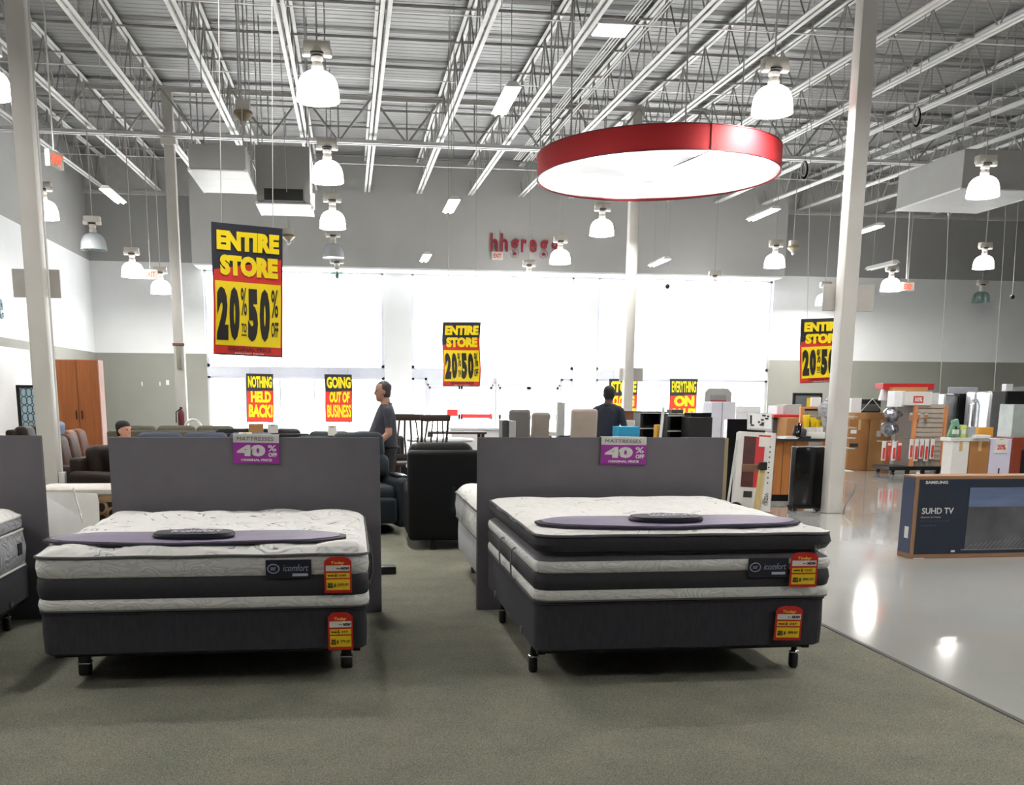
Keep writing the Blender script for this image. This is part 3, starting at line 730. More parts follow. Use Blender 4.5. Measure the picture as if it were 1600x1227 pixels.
t = thing('twin_bed', 'white patterned mattress set showing left of the right headboard panel', 'bed', (1.85, 8.3, CZ))
b = MB(); rloft(b, border_layers(.9, .84, (.50, .72), .1, .01), 8, 12); b.obj('mattress', band_white, t)
quilt(.905, .845, .1, .72, .07, .014, puffs, 8).obj('quilted_top', quilt_mat, t, angle=80)
b = MB(); piping(b, .905, .845, .1, .72, .009); piping(b, .9, .84, .1, .505, .008); b.obj('piping', piping_mat, t)
b = MB(); rloft(b, border_layers(.88, .82, (.2, .49), .08, .004), 6, 6); b.obj('box_spring', mat('pale_foundation', (170, 172, 176), .8, noise_s=30), t)
b = MB()
b.grid(lambda u, v: (-.92-.025*v-.01*math.sin(u*20), -.3+1.1*u, .77-.22*v+.02*math.sin(u*13)*v), 24, 8); b.obj('dust_cover', clear_film, t)
for x in (-.75, .75):
    for y in (-.6, .6): MB().lathe([(.03, 0), (.03, .05), (.015, .07), (.015, .2)], 10, (x, y, 0)).obj('leg', black, t)
# ------------------------------------------------------------------ dome pendant lamps
lit_glass = glow('lamp_glass_lit', (255, 253, 250), LAMP)
unlit_glass = mat('lamp_glass_unlit', (186, 192, 196), .15, noise_a=.05, coat=.3)
smoked_glass = glassy('lamp_glass_clear', (.80, .88, .86), .18, .06)
ballast_mat = mat('ballast_housing', (196, 190, 180), .45, noise_a=.05)
socket_mat = mat('socket_white', (214, 208, 200), .35, noise_a=.05)
dark_socket = mat('socket_dark', (46, 44, 44), .5)
rod_mat = mat('rod_grey', (176, 174, 170), .45, noise_a=.05)
bulb_mat = glow('bulb_lit', (255, 250, 240), LAMP*.6)
def lamp_meshes():
    d = {}
    def dome(seg=20):
        prof = [(.045, .36), (.085, .352), (.14, .335), (.195, .30), (.236, .245), (.258, .175), (.270, .09), (.273, .02), (.278, .0), (.268, .0), (.263, .02), (.260, .09), (.248, .17), (.226, .238), (.186, .29), (.13, .325), (.05, .345)]
        return MB().lathe(prof, seg, cap=False)
    d['lit'] = dome().mesh('shade', lit_glass); d['unlit'] = dome().mesh('shade', unlit_glass); d['clear'] = dome().mesh('shade', smoked_glass)
    d['neck'] = MB().lathe([(.05, .34), (.075, .36), (.08, .41), (.06, .46), (.075, .48), (.075, .52), (.05, .54)], 14).mesh('neck', socket_mat)
    d['plate'] = MB().lathe([(.07, .535), (.11, .545), (.11, .565), (.06, .575)], 14).mesh('dark_plate', dark_socket)
    d['ballast'] = MB().b2(-.17, .17, -.085, .085, .565, .70, bev=.015).mesh('ballast_box', ballast_mat)
    d['cap'] = MB().b2(-.055, .055, -.05, .05, -.045, .045, bev=.02, seg=3).mesh('lit_end_cap', paper)  # white caps stand in for light on the ballast ends
    d['bulb'] = MB().ball((0, 0, .2), .05, .05, .11, seg=10).mesh('bulb', bulb_mat)
    d['lens'] = MB().lathe([(.262, .006), (.263, .010)], 20).mesh('lens', glow('mouth_disc_lit', (255, 252, 246), MOUTH_DISC))  # emitting disc added across the open mouth to throw light down
    d['lens0'] = MB().lathe([(.262, .006), (.263, .010)], 20).mesh('lens', smoked_glass)
    d['bulb0'] = MB().ball((0, 0, .2), .05, .05, .11, seg=10).mesh('bulb', unlit_glass)
    return d
LMP = lamp_meshes()
lamp_at = []
def pendant(label, px, pyb, d, lit='lit', sc=1.0, hood=True, rods=1):
    p = PY(px, pyb, d); top = ZD(d)+.01
    t = thing('dome_pendant_lamp', label, 'pendant lamp', p, random.uniform(-.3, .3) if not hood else 0)
    t['group'] = 'dome pendant lamps hung from the roof joists'
    s3 = (sc, sc, sc)
    def add(nm, me):
        o = link(nm, me, t); o.scale = s3; return o
    sh = add('shade', LMP[lit])
    add('neck', LMP['neck']); add('dark_plate', LMP['plate']); add('ballast_box', LMP['ballast'])
    add('bulb', LMP['bulb' if lit == 'lit' else 'bulb0'])
    add('lens', LMP['lens' if lit == 'lit' else 'lens0'])
    for sx in (-1, 1):
        o = link('lit_end_cap', LMP['cap'], t, (sx*.135*sc, -.03, .56*sc)); o.scale = s3
    b = MB()
    for k in range(rods): b.tube([((k-(rods-1)/2)*.09, 0, .69*sc), ((k-(rods-1)/2)*.09, 0, top-p.z)], .011, 6)
    b.obj('rod', rod_mat, t)
    lamp_at.append(p)
    return t
def dz(px, pyb, wpx): return .556*1588/wpx
pendant('lit dome lamp, largest of the row hanging left of the store centre', 497, 158, 13.9)
pendant('lit dome lamp, second largest of the row left of centre', 512, 285, 18.4)
pendant('lit dome lamp, third of the row, just right of the grilled air unit', 520, 357, 22.3)
pendant('unlit grey dome lamp below the lit row left of centre', 521, 403, 27.6, 'unlit')
pendant('unlit glass dome lamp, faint against the left shop window', 527, 441, 30.4, 'clear')
pendant('lit dome lamp, large, beside the right column and the red ring', 1206, 178, 13.9)
pendant('lit dome lamp with pale ballast box near the right frame edge', 1535, 308, 17.6)
pendant('lit dome lamp under the right edge lamp, over the fridges', 1536, 420, 27.0)
pendant('lit dome lamp at the right end of the bulkhead', 1210, 418, 26.6)
pendant('lit dome lamp just under the red ring, left of the thin column', 940, 368, 23.2)
pendant('lit dome lamp overlapping the end of the red wall letters', 875, 412, 26.8)
pendant('lit dome lamp lost in the glare of the middle window', 826, 446, 29.5)
pendant('lit dome lamp lost in the glare of the right window', 1115, 462, 29.5)
pendant('small lit dome lamp left of the right column, above the hanging banner', 1288, 477, 30.6)
pendant('lit dome lamp beside the hanging exit sign on the right', 1391, 455, 27.4)
pendant('unlit clear dome lamp in front of the white wall band on the right', 1532, 473, 30.8, 'clear')
pendant('lit dome lamp half hidden by the left column', 70, 342, 22.0)
pendant('unlit dome lamp in front of the grey left wall', 147, 391, 23.5, 'unlit')
pendant('lit dome lamp left of the hanging exit sign by the left wall', 208, 433, 26.6)
pendant('lit dome lamp right of the hanging exit sign by the left wall', 252, 459, 29.0)
pendant('lit dome lamp cut off by the left frame edge', -14, 152, 15.5)
for k, (x, y) in enumerate(((-5.6, 9.4), (-.43, 9.4), (5.8, 9.4), (11.0, 9.4), (-5.6, 4.9), (5.8, 4.9), (11.0, 4.9), (11.0, .4), (11.0, 13.9), (5.8, .4), (-5.6, .4))):  # unseen lamps continuing the ceiling grid; final pair added to brighten bed fronts
    dup(bpy.data.objects['dome_pendant_lamp'], (x, y, 5.6), label='lit dome lamp outside the picture, %s' % ('over the left bed row', 'over the left headboard', 'over the right headboard', 'over the television aisle', 'left of the nearest bed', 'over the carpet edge', 'over the near right floor', 'over the near right aisle', 'beyond the right frame edge', 'over the near carpet edge', 'over the near left carpet')[k])

# bare lamp holders without shades
def holder(label, px, py, d, rods=1):
    p = PY(px, py, d); t = thing('bare_lamp_holder', label, 'lamp holder', p); top = ZD(d)+.01
    MB().b2(-.11, .11, -.08, .08, .16, .30, bev=.01).obj('ballast_box', ballast_mat, t)
    MB().lathe([(.05, .0), (.16, .10), (.15, .15), (.05, .17)], 14).obj('reflector', mat('brass_dull', (150, 138, 116), .4, .5), t)
    MB().ball((0, 0, -.02), .05, .05, .06, seg=10).obj('bulb', unlit_glass, t)
    for k in range(rods): MB().tube([((k-(rods-1)/2)*.1, 0, .29), ((k-(rods-1)/2)*.1, 0, top-p.z)], .014, 6).obj('rod', rod_mat, t)
holder('bare lamp holder on twin rods above the square duct', 380, 190, 17.5, 2)
holder('small bare lamp holder in front of the right grey wall', 1239, 394, 27.0, 1)
holder('small bare lamp holder right of the big hanging banner', 451, 377, 26.0, 1)

# ------------------------------------------------------------------ fluorescent strips
tube_glow = glow('tube_lit', (255, 252, 246), STRIP)
refl_mat = mat('reflector_white', (222, 222, 220), .35, noise_a=.03)
def strip(label, px, py, d, L=1.22, lit=True, along='y', tilt=0):
    p = PY(px, py, d); t = thing('fluorescent_strip_lamp', label, 'strip lamp', p, 0 if along == 'y' else PI/2)
    t.rotation_euler = (tilt, 0, t.rotation_euler.z)
    MB().prism([(-.10, .0), (.10, .0), (.05, .06), (-.05, .06)], -L/2, L/2).obj('housing', refl_mat, t, smooth=False)
    for x in (-.045, .045): MB().tube([(x, -L/2+.03, -.018), (x, L/2-.03, -.018)], .016, 8).obj('tube', tube_glow if lit else refl_mat, t)
    if lit: MB().b2(-.098, .098, -L/2+.01, L/2-.01, -.006, -.001).obj('diffuser', glow('diffuser_lit', (255, 253, 249), STRIP*.35), t, smooth=False)
    for y in (-L*.35, L*.35): MB().tube([(0, y, .05), (0, y, ZD(d)-.03-p.z)], .005, 5).obj('cable', rod_mat, t)
    t['group'] = 'hung fluorescent strips'
strip('lit fluorescent strip hung left of the red ring', 790, 158, 13.4)
strip('lit fluorescent strip, mid ceiling, left of the red wall letters', 705, 322, 18.5)
strip('small lit fluorescent strip low in front of the bulkhead', 665, 403, 24.5)
strip('lit fluorescent strip right of the thin column, over the right window', 1030, 410, 24.0)
strip('lit fluorescent strip right of the thin column under the ring edge', 1192, 335, 19.5)
strip('lit fluorescent strip peeking out behind the right column', 1352, 360, 20.5)
strip('lit fluorescent strip above the left wall lamps', 177, 306, 19.0)
strip('unlit fluorescent strip beside a lit dome lamp on the right', 1378, 416, 22.5, lit=False)
t = thing('square_ceiling_lamp', 'bright flat square lamp up among the joists', 'ceiling lamp', PY(957, 47, 17.6))
MB().b2(-.3, .3, -.3, .3, 0, .07, bev=.01).obj('housing', refl_mat, t); MB().b2(-.28, .28, -.28, .28, -.012, .0).obj('diffuser', glow('square_diffuser', (255, 254, 250), 4.0), t, smooth=False)

# ------------------------------------------------------------------ air units
duct_mat = mat('duct_grey', (158, 158, 156), .5, noise_a=.04, noise_s=2)
louvre_mat = mat('louvre_white', (232, 233, 235), .4, noise_a=.02)
def airbox(label, px0, py0, px1, py1, Y, depth, grille):
    a, c = PY(px0, py0, Y), PY(px1, py1, Y); w = c.x-a.x; h = a.z-c.z
    t = thing('air_unit', label, 'air diffuser', ((a.x+c.x)/2, Y+depth/2, c.z))
    MB().b2(-w/2, w/2, -depth/2, depth/2, .02, h, bev=.012).obj('casing', duct_mat, t, smooth=False)
    n = 3 if not grille else 2
    for k in range(n):
        y0 = -depth/2+depth*k/n; y1 = -depth/2+depth*(k+1)/n-.05
        MB().prism_x([(y0+.02, .02), (y1, .02), (y1, -.012), (y0+.02, .0)], -w/2+.02, w/2-.02).obj('louvre', louvre_mat, t, smooth=False)
    for sx in (-1, 1):
        MB().b2(sx*w/2-.02, sx*w/2+.02, -depth/2, depth/2, -.01, .03).obj('edge_strip', louvre_mat, t, smooth=False)
        for sy in (-1, 1): MB().tube([(sx*w*.45, sy*depth*.4, h), (sx*w*.45, sy*depth*.4, ZD(Y)+.02-c.z)], .01, 6).obj('hanger', rod_mat, t)
    if grille:
        MB().b2(-w*.36, w*.36, -depth/2-.012, -depth/2+.01, h*.06, h*.26).obj('grille_opening', black, t, smooth=False)
        f = MB()
        for (x0, x1, z0, z1) in ((-w*.39, w*.39, h*.03, h*.06), (-w*.39, w*.39, h*.26, h*.29), (-w*.39, -w*.36, h*.03, h*.29), (w*.36, w*.39, h*.03, h*.29)): f.b2(x0, x1, -depth/2-.02, -depth/2+.01, z0, z1)
        f.obj('grille_frame', duct_mat, t, smooth=False)
        MB().b2(w*.5, w*.56, -depth/2+.1, -depth/2+.2, -.05, .2).obj('bracket', steel_grey, t, smooth=False)
    else:
        for k in range(3): MB().b2(w/2, w/2+.012, -depth/2+.1+k*depth*.3, -depth/2+.12+k*depth*.3, .03, h).obj('seam', louvre_mat, t, smooth=False)
airbox('square grey duct box with white louvred underside', 293, 224, 384, 268, 16.5, 1.75, False)
airbox('tall grey duct box with dark grille in its face', 398, 226, 486, 320, 18.2, 1.15, True)
airbox('pale duct box high at the right frame edge', 1508, 232, 1640, 300, 20.0, 2.5, False)

# ------------------------------------------------------------------ the red ring
ring_red = mat('ring_red', (170, 26, 33), .75, noise_a=.05, noise_s=2)
ring_glow = glow('ring_diffuser', (250, 250, 255), RINGL)
def _ringlight():       # backlit sheet: uneven brightness painted into the emission as noise, no tubes behind
    nt = ring_glow.node_tree; bb_ = nt.nodes['Principled BSDF']; tc = nt.nodes.new('ShaderNodeTexCoord'); n_ = nt.nodes.new('ShaderNodeTexNoise'); n_.inputs['Scale'].default_value = 1.05; n_.inputs['Detail'].default_value = 1.5
    rp = nt.nodes.new('ShaderNodeMapRange'); rp.inputs[1].default_value = .44; rp.inputs[2].default_value = .62; rp.inputs[3].default_value = .20; rp.inputs[4].default_value = RINGL
    nt.links.new(tc.outputs['Object'], n_.inputs['Vector']); nt.links.new(n_.outputs['Fac'], rp.inputs[0]); nt.links.new(rp.outputs[0], bb_.inputs['Emission Strength'])
_ringlight()
RC, RR, RZ, RH = (4.80, 15.95), 1.86, 4.94, .34
t = thing('ring_lamp', 'big round hanging lamp with red band and glowing white underside', 'ring lamp', (RC[0], RC[1], RZ))
t.rotation_euler = (0, -.012, 0)
n = 72
for a0, a1, nm in ((-84, 36, 'band'), (36, 156, 'band'), (156, 276, 'band')):
    k = 36; A = [R(a0+(a1-a0)*i/k) for i in range(k+1)]
    b = MB(); b.loft([[Vector((RR*math.cos(q), RR*math.sin(q), 0)), Vector(((RR-.02)*math.cos(q), (RR-.02)*math.sin(q), 0)), Vector(((RR-.02)*math.cos(q), (RR-.02)*math.sin(q), RH)), Vector((RR*math.cos(q), RR*math.sin(q), RH))] for q in A]); b.obj(nm, ring_red, t, angle=50)
b = MB(); b.tube([Vector(((RR+.004)*math.cos(q), (RR+.004)*math.sin(q), 0)) for q in [2*PI*i/n for i in range(n+1)]], .008, 6, cap=False); b.tube([Vector(((RR+.004)*math.cos(q), (RR+.004)*math.sin(q), RH)) for q in [2*PI*i/n for i in range(n+1)]], .007, 6, cap=False)
b.obj('rim', mat('ring_rim', (92, 20, 26), .5), t)
b = MB(); V = []
for i, rr_ in enumerate((.001, .3, .6, .9, 1.2, 1.5, 1.75, RR-.025)):
    V.append([Vector((rr_*math.cos(q), rr_*math.sin(q), .02-.05*math.cos(rr_/RR*PI/2)+.012*math.sin(3*q+rr_*2))) for q in [2*PI*i_/n for i_ in range(n)]])
b.loft(V, cap=False)
b.obj('diffuser', ring_glow, t)
MB().lathe([(RR-.03, RH-.02), (RR-.03, RH-.01)], 48).obj('top_sheet', refl_mat, t)
MB().box((RR*math.cos(R(-84)), RR*math.sin(R(-84))-.004, RH/2), (.012, .01, RH), 0).obj('seam', black, t, smooth=False)
MB().tube([(RR*.97*math.cos(R(-84)), RR*.97*math.sin(R(-84)), -.006), (-.05, -.95, -.035)], .007, 6).obj('pull_cord', black, t)
MB().b2(-.02, .05, -.5, -.47, -.06, -.03).obj('clip', steel_grey, t, smooth=False)
for q in (R(-95), R(25), R(145), R(-150)):
    x, y = (RR-.06)*math.cos(q), (RR-.06)*math.sin(q)
    MB().tube([(x, y, RH-.02), (x, y, ZD(RC[1]+y)+.01-RZ)], .012, 6).obj('rod', steel_grey, t)

# ------------------------------------------------------------------ exit signs, letters on the walls
def exit_sign(label, px, py, Y, w=.33, h=.22, rz=0, hung=True, lit=True):
    p = PY(px, py, Y); t = thing('exit_sign', label, 'exit sign', p, rz)
    MB().b2(-w/2, w/2, -.04, .04, -h/2, h/2, bev=.01).obj('housing', exit_white, t)
    letters('EXIT', w*.72, h*.55, red_exit if lit else mat('exit_letter_red', (205, 70, 62), .5), t, (0, -.044, 0), bold=.03)
    if hung: MB().tube([(0, 0, h/2), (0, 0, ZD(Y)-p.z+.01)], .012, 6).obj('rod', rod_mat, t)
    return t
exit_sign('exit sign on the grey bulkhead under the red letters', 777, 400, 30.9, hung=False, lit=False)
exit_sign('exit sign hung between two lit lamps by the left wall', 235, 429, 27.0, .36, .24)
exit_sign('exit sign hung with looped wire by the right white wall', 1418, 448, 27.5, .36, .24)
exit_sign('exit sign seen edge on, high beside the left column', 85, 250, 16.5, .36, .24, 1.25)
logo_red = mat('logo_red', (150, 38, 52), .5, noise_a=.05)
a, c = PY(765, 382, 30.96), PY(878, 382, 30.96)
tg = thing('wall_letters', 'dark red store letters on the grey bulkhead', 'letter sign', ((a.x+c.x)/2, 30.95, a.z))
xs = 0
W_ = c.x-a.x
for ch, u, wd, hh, dz_ in (('h', .06, .10, .52, .06), ('h', .20, .10, .52, .06), ('g', .345, .115, .52, -.11), ('r', .47, .075, .37, -.02), ('e', .59, .115, .37, -.02), ('g', .745, .115, .52, -.11), ('g', .90, .115, .52, -.11)):
    letters(ch, wd*W_, hh, logo_red, tg, (-W_/2+u*W_, -.02, dz_), bold=.02, th=.05, name='letter')
teal = mat('teal_letter', (70, 104, 112), .5, noise_a=.03)
tl = thing('wall_letters', 'teal furniture letters on the white left wall', 'letter sign', (LX+.03, 22.6, PY(20, 478, 22.8).z), PI/2)
for k, ch in enumerate('Furniture'):
    hh = .60 if ch in 'Ftif' else .42
    letters(ch, .17 if ch == 'i' else .26, hh, teal, tl, (-1.15+.34*k-.5, -.01, (hh-.42)/2), bold=.01, th=.03, name='letter')

# ------------------------------------------------------------------ banners
ban_navy = mat('banner_navy', (38, 38, 50), .5, noise_a=.04); ban_red = mat('banner_red', (214, 52, 40), .5, noise_a=.04); ban_yel = mat('banner_yellow', (250, 220, 10), .5, noise_a=.02)
ban_ink = mat('banner_black', (34, 30, 26), .5, noise_a=.03); ban_white = mat('banner_white', (228, 224, 226), .5, noise_a=.02); ban_dred = mat('banner_dark_red', (120, 34, 30), .5)
def banner(label, px0, py0, px1, py1, Y, rz=0, roll=0, wave=0, spec=(), hang=True, group=None, cords=None):
    a, c = PY(px0, py0, Y), PY(px1, py1, Y)
    w, h = (c.x-a.x)/max(.3, math.cos(rz)), a.z-c.z
    t = thing('sale_banner', label, 'banner', ((a.x+c.x)/2, Y, c.z), rot=(0, roll, rz), group=group)
    ph = (px0 % 7)
    def bend(p): return (p[0]+wave*.25*math.sin(p[2]/h*7+ph), p[1]+wave*math.sin(p[0]/w*3.5+p[2]/h*4+ph), p[2])
    b = MB(); b.grid(lambda u, v: bend((w*(u-.5), .0, h*v)), 8, 14); b.grid(lambda u, v: bend((w*(u-.5), .003, h*v)), 8, 14)
    b.obj('sheet', ban_navy, t)
    d = .0022 if Y < 15 else .006
    for it in spec:
        if it[0] == 'q':
            _, mm, (p0, p1, p2, p3), ly = it
            b = MB(); f = lambda u, v: bend((w*((p0[0]*(1-u)+p1[0]*u)*(1-v)+(p3[0]*(1-u)+p2[0]*u)*v-.5), -d*ly, h*((p0[1]*(1-u)+p1[1]*u)*(1-v)+(p3[1]*(1-u)+p2[1]*u)*v)))
            b.grid(f, 6, 8); b.obj('print_field', mm, t)
        else:
            _, mm, s_, x0, x1, z0, z1, ly, bd = it
            letters(s_, (x1-x0)*w, (z1-z0)*h, mm, t, (w*((x0+x1)/2-.5), -d*ly, h*(z0+z1)/2), bold=bd, th=d*.8, fn=bend)
    if hang:
        for x in (-.36, .36):
            q = bend((w*x, 0, h)); MB().tube([q, (q[0], 0, ZD(Y)-c.z)], .004 if Y < 15 else .006, 5).obj('cord', rod_mat, t)
    return t
Q = lambda m_, x0, x1, z0, z1, ly: ('q', m_, ((x0, z0), (x1, z0), (x1, z1), (x0, z1)), ly)
def entire(slant=.04):
    return [('q', ban_red, ((.02, .47), (.98, .47), (.98, .76), (.02, .645)), 1), Q(ban_red, .02, .98, .01, .08, 1), ('q', ban_red, ((.0, .0), (.03, .0), (.03, .6), (.0, .6)), 1), ('q', ban_red, ((.97, .08), (1, .08), (1, .6), (.97, .6)), 1),
            Q(ban_yel, .03, .97, .075, .565, 2),
            ('t', ban_yel, 'ENTIRE', .07, .95, .80, .945, 3, .065), ('t', ban_yel, 'STORE', .11, .93, .61, .765, 3, .07),
            ('t', ban_ink, '2', .05, .21, .115, .52, 3, .075), ('t', ban_ink, '0', .225, .37, .115, .525, 3, .075),
            ('t', ban_ink, '5', .49, .635, .115, .52, 3, .075), ('t', ban_ink, '0', .66, .81, .115, .525, 3, .075),
            ('t', ban_ink, '%', .39, .475, .31, .525, 3, .012), ('t', ban_ink, '%', .83, .93, .31, .525, 3, .012),
            ('t', ban_ink, 'TO', .395, .47, .18, .25, 3, .03), Q(ban_ink, .395, .47, .155, .165, 3), ('t', ban_ink, 'OFF', .83, .935, .155, .275, 3, .03),
            ('t', ban_dred, 'ORIGINAL PRICE', .2, .83, .035, .068, 3, .03), ('t', ban_white, 'selected items', .3, .72, .012, .028, 3, .0)]
banner('large yellow red and black entire store banner hung left, nearest of the banners', 327, 350, 441, 557, 10.2, .30, .028, .012, entire())
banner('crumpled entire store banner hung in front of the middle shop window', 692, 503, 750, 604, 20.5, -.05, 0, .05, entire())
banner('entire store banner hung beside the right column', 1254, 497, 1317, 598, 18.6, .12, -.05, .012, entire())
wb = 31.75
def words3(a_, b_, c_):
    return [Q(ban_red, .02, .98, .02, .66, 1), ('q', ban_navy, ((.02, .64), (.42, .64), (.98, .70), (.02, .70)), 1.5),
            ('t', ban_yel, a_, .07, .95, .71, .95, 3, .05 if len(a_) < 8 else .022), ('t', ban_yel, b_, .16, .9, .41, .64, 3, .06), ('t', ban_yel, c_, .08, .96, .1, .37, 3, .05 if len(c_) < 7 else .03)]
banner('nothing held back banner hung in the left window', 383, 584, 428, 660, wb, 0, .02, .02, words3('NOTHING', 'HELD', 'BACK!'), hang=True, group='small window banners')
banner('going out of business banner hung in the left window', 507, 585, 551, 660, wb, 0, 0, .03, words3('GOING', 'OUT OF', 'BUSINESS'), group='small window banners')
banner('everything on sale banner hung in the right window', 1047, 592, 1087, 665, wb, 0, 0, .02, words3('EVERYTHING', 'ON', 'SALE!'), group='small window banners')
banner('store closing banner behind the thin column and the man', 952, 592, 994, 665, wb, 0, 0, .02, words3('STORE', 'CLOSING', 'SALE'), group='small window banners')

# ------------------------------------------------------------------ hanging cables and hooks
def cable(label, px0, py0, px1, py1, Y, r=.008, end=None, group='thin hanging cables'):
    a, c = PY(px0, py0, Y), PY(px1, py1, Y); t = thing('hanging_cable', label, 'cable', c, group=group)
    top = ZD(Y)+.01
    MB().tube([(a.x-c.x, 0, top-c.z), ((a.x-c.x)*.4, 0, (top-c.z)*.5), (0, 0, 0)], r, 5).obj('wire', rod_mat, t)
    if end == 'ring':
        MB().tube([Vector((.05*math.sin(q), 0, -.14+.13*math.cos(q))) for q in [2*PI*i/20 for i in range(21)]], .018, 6, cap=False).obj('coil', black_gloss, t)
        MB().tube([Vector((-.03+.04*math.sin(q), -.02, -.13+.11*math.cos(q))) for q in [2*PI*i/20 for i in range(21)]], .015, 6, cap=False).obj('coil', steel_white, t)
    elif end == 'oval':
        MB().ball((0, 0, -.12), .06, .05, .14).obj('hook', steel_white, t)
    elif end == 'head':
        MB().ball((0, 0, -.04), .06).obj('sensor', black, t)
    return t
cable('thin cable hanging down the right wall to the pegboard rack', 1490, 150, 1467, 640, 23.0)
cable('thin cable hanging down over the right hand fridges', 1577, 200, 1551, 640, 22.5)
cable('cable ending in a dark and white coil, high right of the column', 1436, 150, 1434, 168, 15.5, .006, 'ring')
cable('cable ending in a dark and white coil at the edge of the red ring', 1260, 200, 1258, 252, 17.0, .006, 'ring')
cable('cable with a white hook against the right grey wall', 1486, 300, 1485, 322, 24.0, .006, 'oval')
cable('cable with a white hook at the right frame edge', 1580, 280, 1579, 298, 22.0, .006, 'oval')
cable('cable with a sensor hanging in front of the right white wall', 1588, 300, 1582, 462, 26.0, .008, 'head')
cable('drop cable with a sensor right of the thin column', 1046, 320, 1043, 445, 24.5, .006, 'head')
cable('cable drop left of the tall grey duct box', 440, 250, 448, 300, 17.2, .006)
cable('bundle of white wire hooked on the exit sign rod, right', 1413, 395, 1417, 436, 27.4, .03)
cable('long cable from joist to lamp holder line, left of ring', 703, 215, 706, 312, 18.4, .006)
# ------------------------------------------------------------------ seating
lea_black = mat('leather_black', (10, 10, 12), .55, spec=.22, noise_a=.2, noise_s=3, bump=.15, bump_s=50)
lea_slate = mat('leather_slate', (34, 41, 46), .55, spec=.22, noise_a=.2, noise_s=3, bump=.15, bump_s=40)
lea_brown = mat('leather_brown', (72, 46, 32), .55, spec=.22, noise_a=.25, noise_s=3, bump=.15, bump_s=40)
lea_tan = mat('leather_chestnut', (104, 66, 42), .55, spec=.22, noise_a=.2, noise_s=3, bump=.15, bump_s=40)
lea_dark = mat('leather_espresso', (38, 28, 24), .55, spec=.22, noise_a=.2, noise_s=3, bump=.15, bump_s=40)
fab_olive = mat('fabric_olive_grey', (92, 88, 76), .9, noise_a=.1, noise_s=20)
fab_navy = mat('fabric_blue_grey', (58, 66, 86), .8, noise_a=.1, noise_s=20)
wood_honey = mat('wood_honey', (178, 112, 52), .45, noise_s=2.5, noise_a=.14, aniso=(6, 6, .6))
wood_orange = mat('wood_orange', (140, 78, 32), .5, noise_s=2.5, noise_a=.16, aniso=(6, 6, .5))
wood_dark = mat('wood_dark', (52, 38, 32), .45, noise_s=3, noise_a=.2, aniso=(6, 6, .5))
card = mat('cardboard', (156, 108, 62), .8, noise_a=.05, noise_s=3)
card2 = mat('cardboard_tan', (176, 130, 82), .8, noise_a=.05, noise_s=3)
card_w = mat('carton_white', (214, 212, 208), .6, noise_a=.03)
carton_lilac = mat('carton_lilac', (206, 202, 222), .6, noise_a=.03)
ink = mat('print_ink', (40, 36, 34), .6); print_red = mat('print_red', (190, 40, 44), .5, noise_a=.05)
steel_brush = mat('brushed_steel', (186, 188, 190), .28, .9, noise_s=3, noise_a=.08, aniso=(1, 1, 20))
plast_grey = mat('plastic_grey', (176, 176, 174), .45, noise_a=.04)
plast_wht = mat('plastic_white', (224, 224, 226), .4, noise_a=.03)
tape = mat('packing_tape', (190, 160, 112), .4, noise_a=.03)

def sofa(label, x, y, rz, w, d=.95, h=.98, n=2, m1=lea_black, m2=None, cat_='sofa', group=None, puffy=.1, legs=.06):
    m2 = m2 or m1; t = thing('leather_sofa' if 'leather' in label else 'sofa', label, cat_, (x, y, CZ), rz, group)
    MB().b2(-w/2+.06, w/2-.06, -d/2+.08, d/2-.02, legs, .30, bev=.03).obj('base', m1, t)
    iw = w-.5
    for k in range(n):
        cxk = -iw/2+iw*(k+.5)/n
        b = MB(); b.box((cxk, -.1, .39), (iw/n-.012, d-.34, .2), 0, .06, 4); b.obj('seat_cushion', m2, t)
        b = MB(); b.box((cxk, d/2-.23, .70), (iw/n-.012, .24, h-.42), 0, puffy, 5, rx=-.16); b.obj('back_cushion', m2, t)
    MB().b2(-w/2+.1, w/2-.1, d/2-.16, d/2, .1, h-.10, bev=.05, seg=4).obj('back_panel', m1, t)
    for s_ in (-1, 1):
        MB().b2(s_*(w/2-.13)-.125, s_*(w/2-.13)+.125, -d/2, d/2-.04, legs, .62, bev=.09, seg=5).obj('arm', m1, t)
        for sy in (-1, 1): MB().b2(s_*(w/2-.14)-.03, s_*(w/2-.14)+.03, sy*(d/2-.12)-.03, sy*(d/2-.12)+.03, 0, legs+.02).obj('leg', black, t)
    return t
# the black sofa seen from behind, between the two beds
t = thing('leather_sofa', 'black leather sofa turned away beside the right headboard', 'sofa', (1.36, 10.75, CZ))
w, d, h = 1.56, .98, 1.03
MB().b2(-w/2, w/2, -d/2, -d/2+.22, .1, h, bev=.05, seg=4).obj('back_panel', lea_black, t)
MB().b2(-w/2+.05, w/2-.05, -d/2+.1, d/2, .1, .32, bev=.03).obj('base', lea_black, t)
for s_ in (-1, 1):
    MB().b2(s_*(w/2-.12)-.13, s_*(w/2-.12)+.13, -d/2+.1, d/2, .1, .66, bev=.09, seg=5).obj('arm', lea_black, t)
    MB().b2(s_*(w/2-.36)-.34, s_*(w/2-.36)+.34, -d/2+.14, -d/2+.42, .5, h+.07, bev=.1, seg=5).obj('back_cushion', lea_black, t)
    MB().b2(s_*(w/2-.5)-.27, s_*(w/2-.5)+.27, -d/2+.3, d/2+.02, .3, .5, bev=.06, seg=4).obj('seat_cushion', lea_black, t)
    for sy in (-1, 1): MB().b2(s_*(w/2-.26)-.03, s_*(w/2-.26)+.03, sy*(d/2-.08)-.03, sy*(d/2-.08)+.03, 0, .12).obj('leg', black, t)
MB().b2(-.1, .0, -.2, .2, 0, .1).obj('leg', black, t)

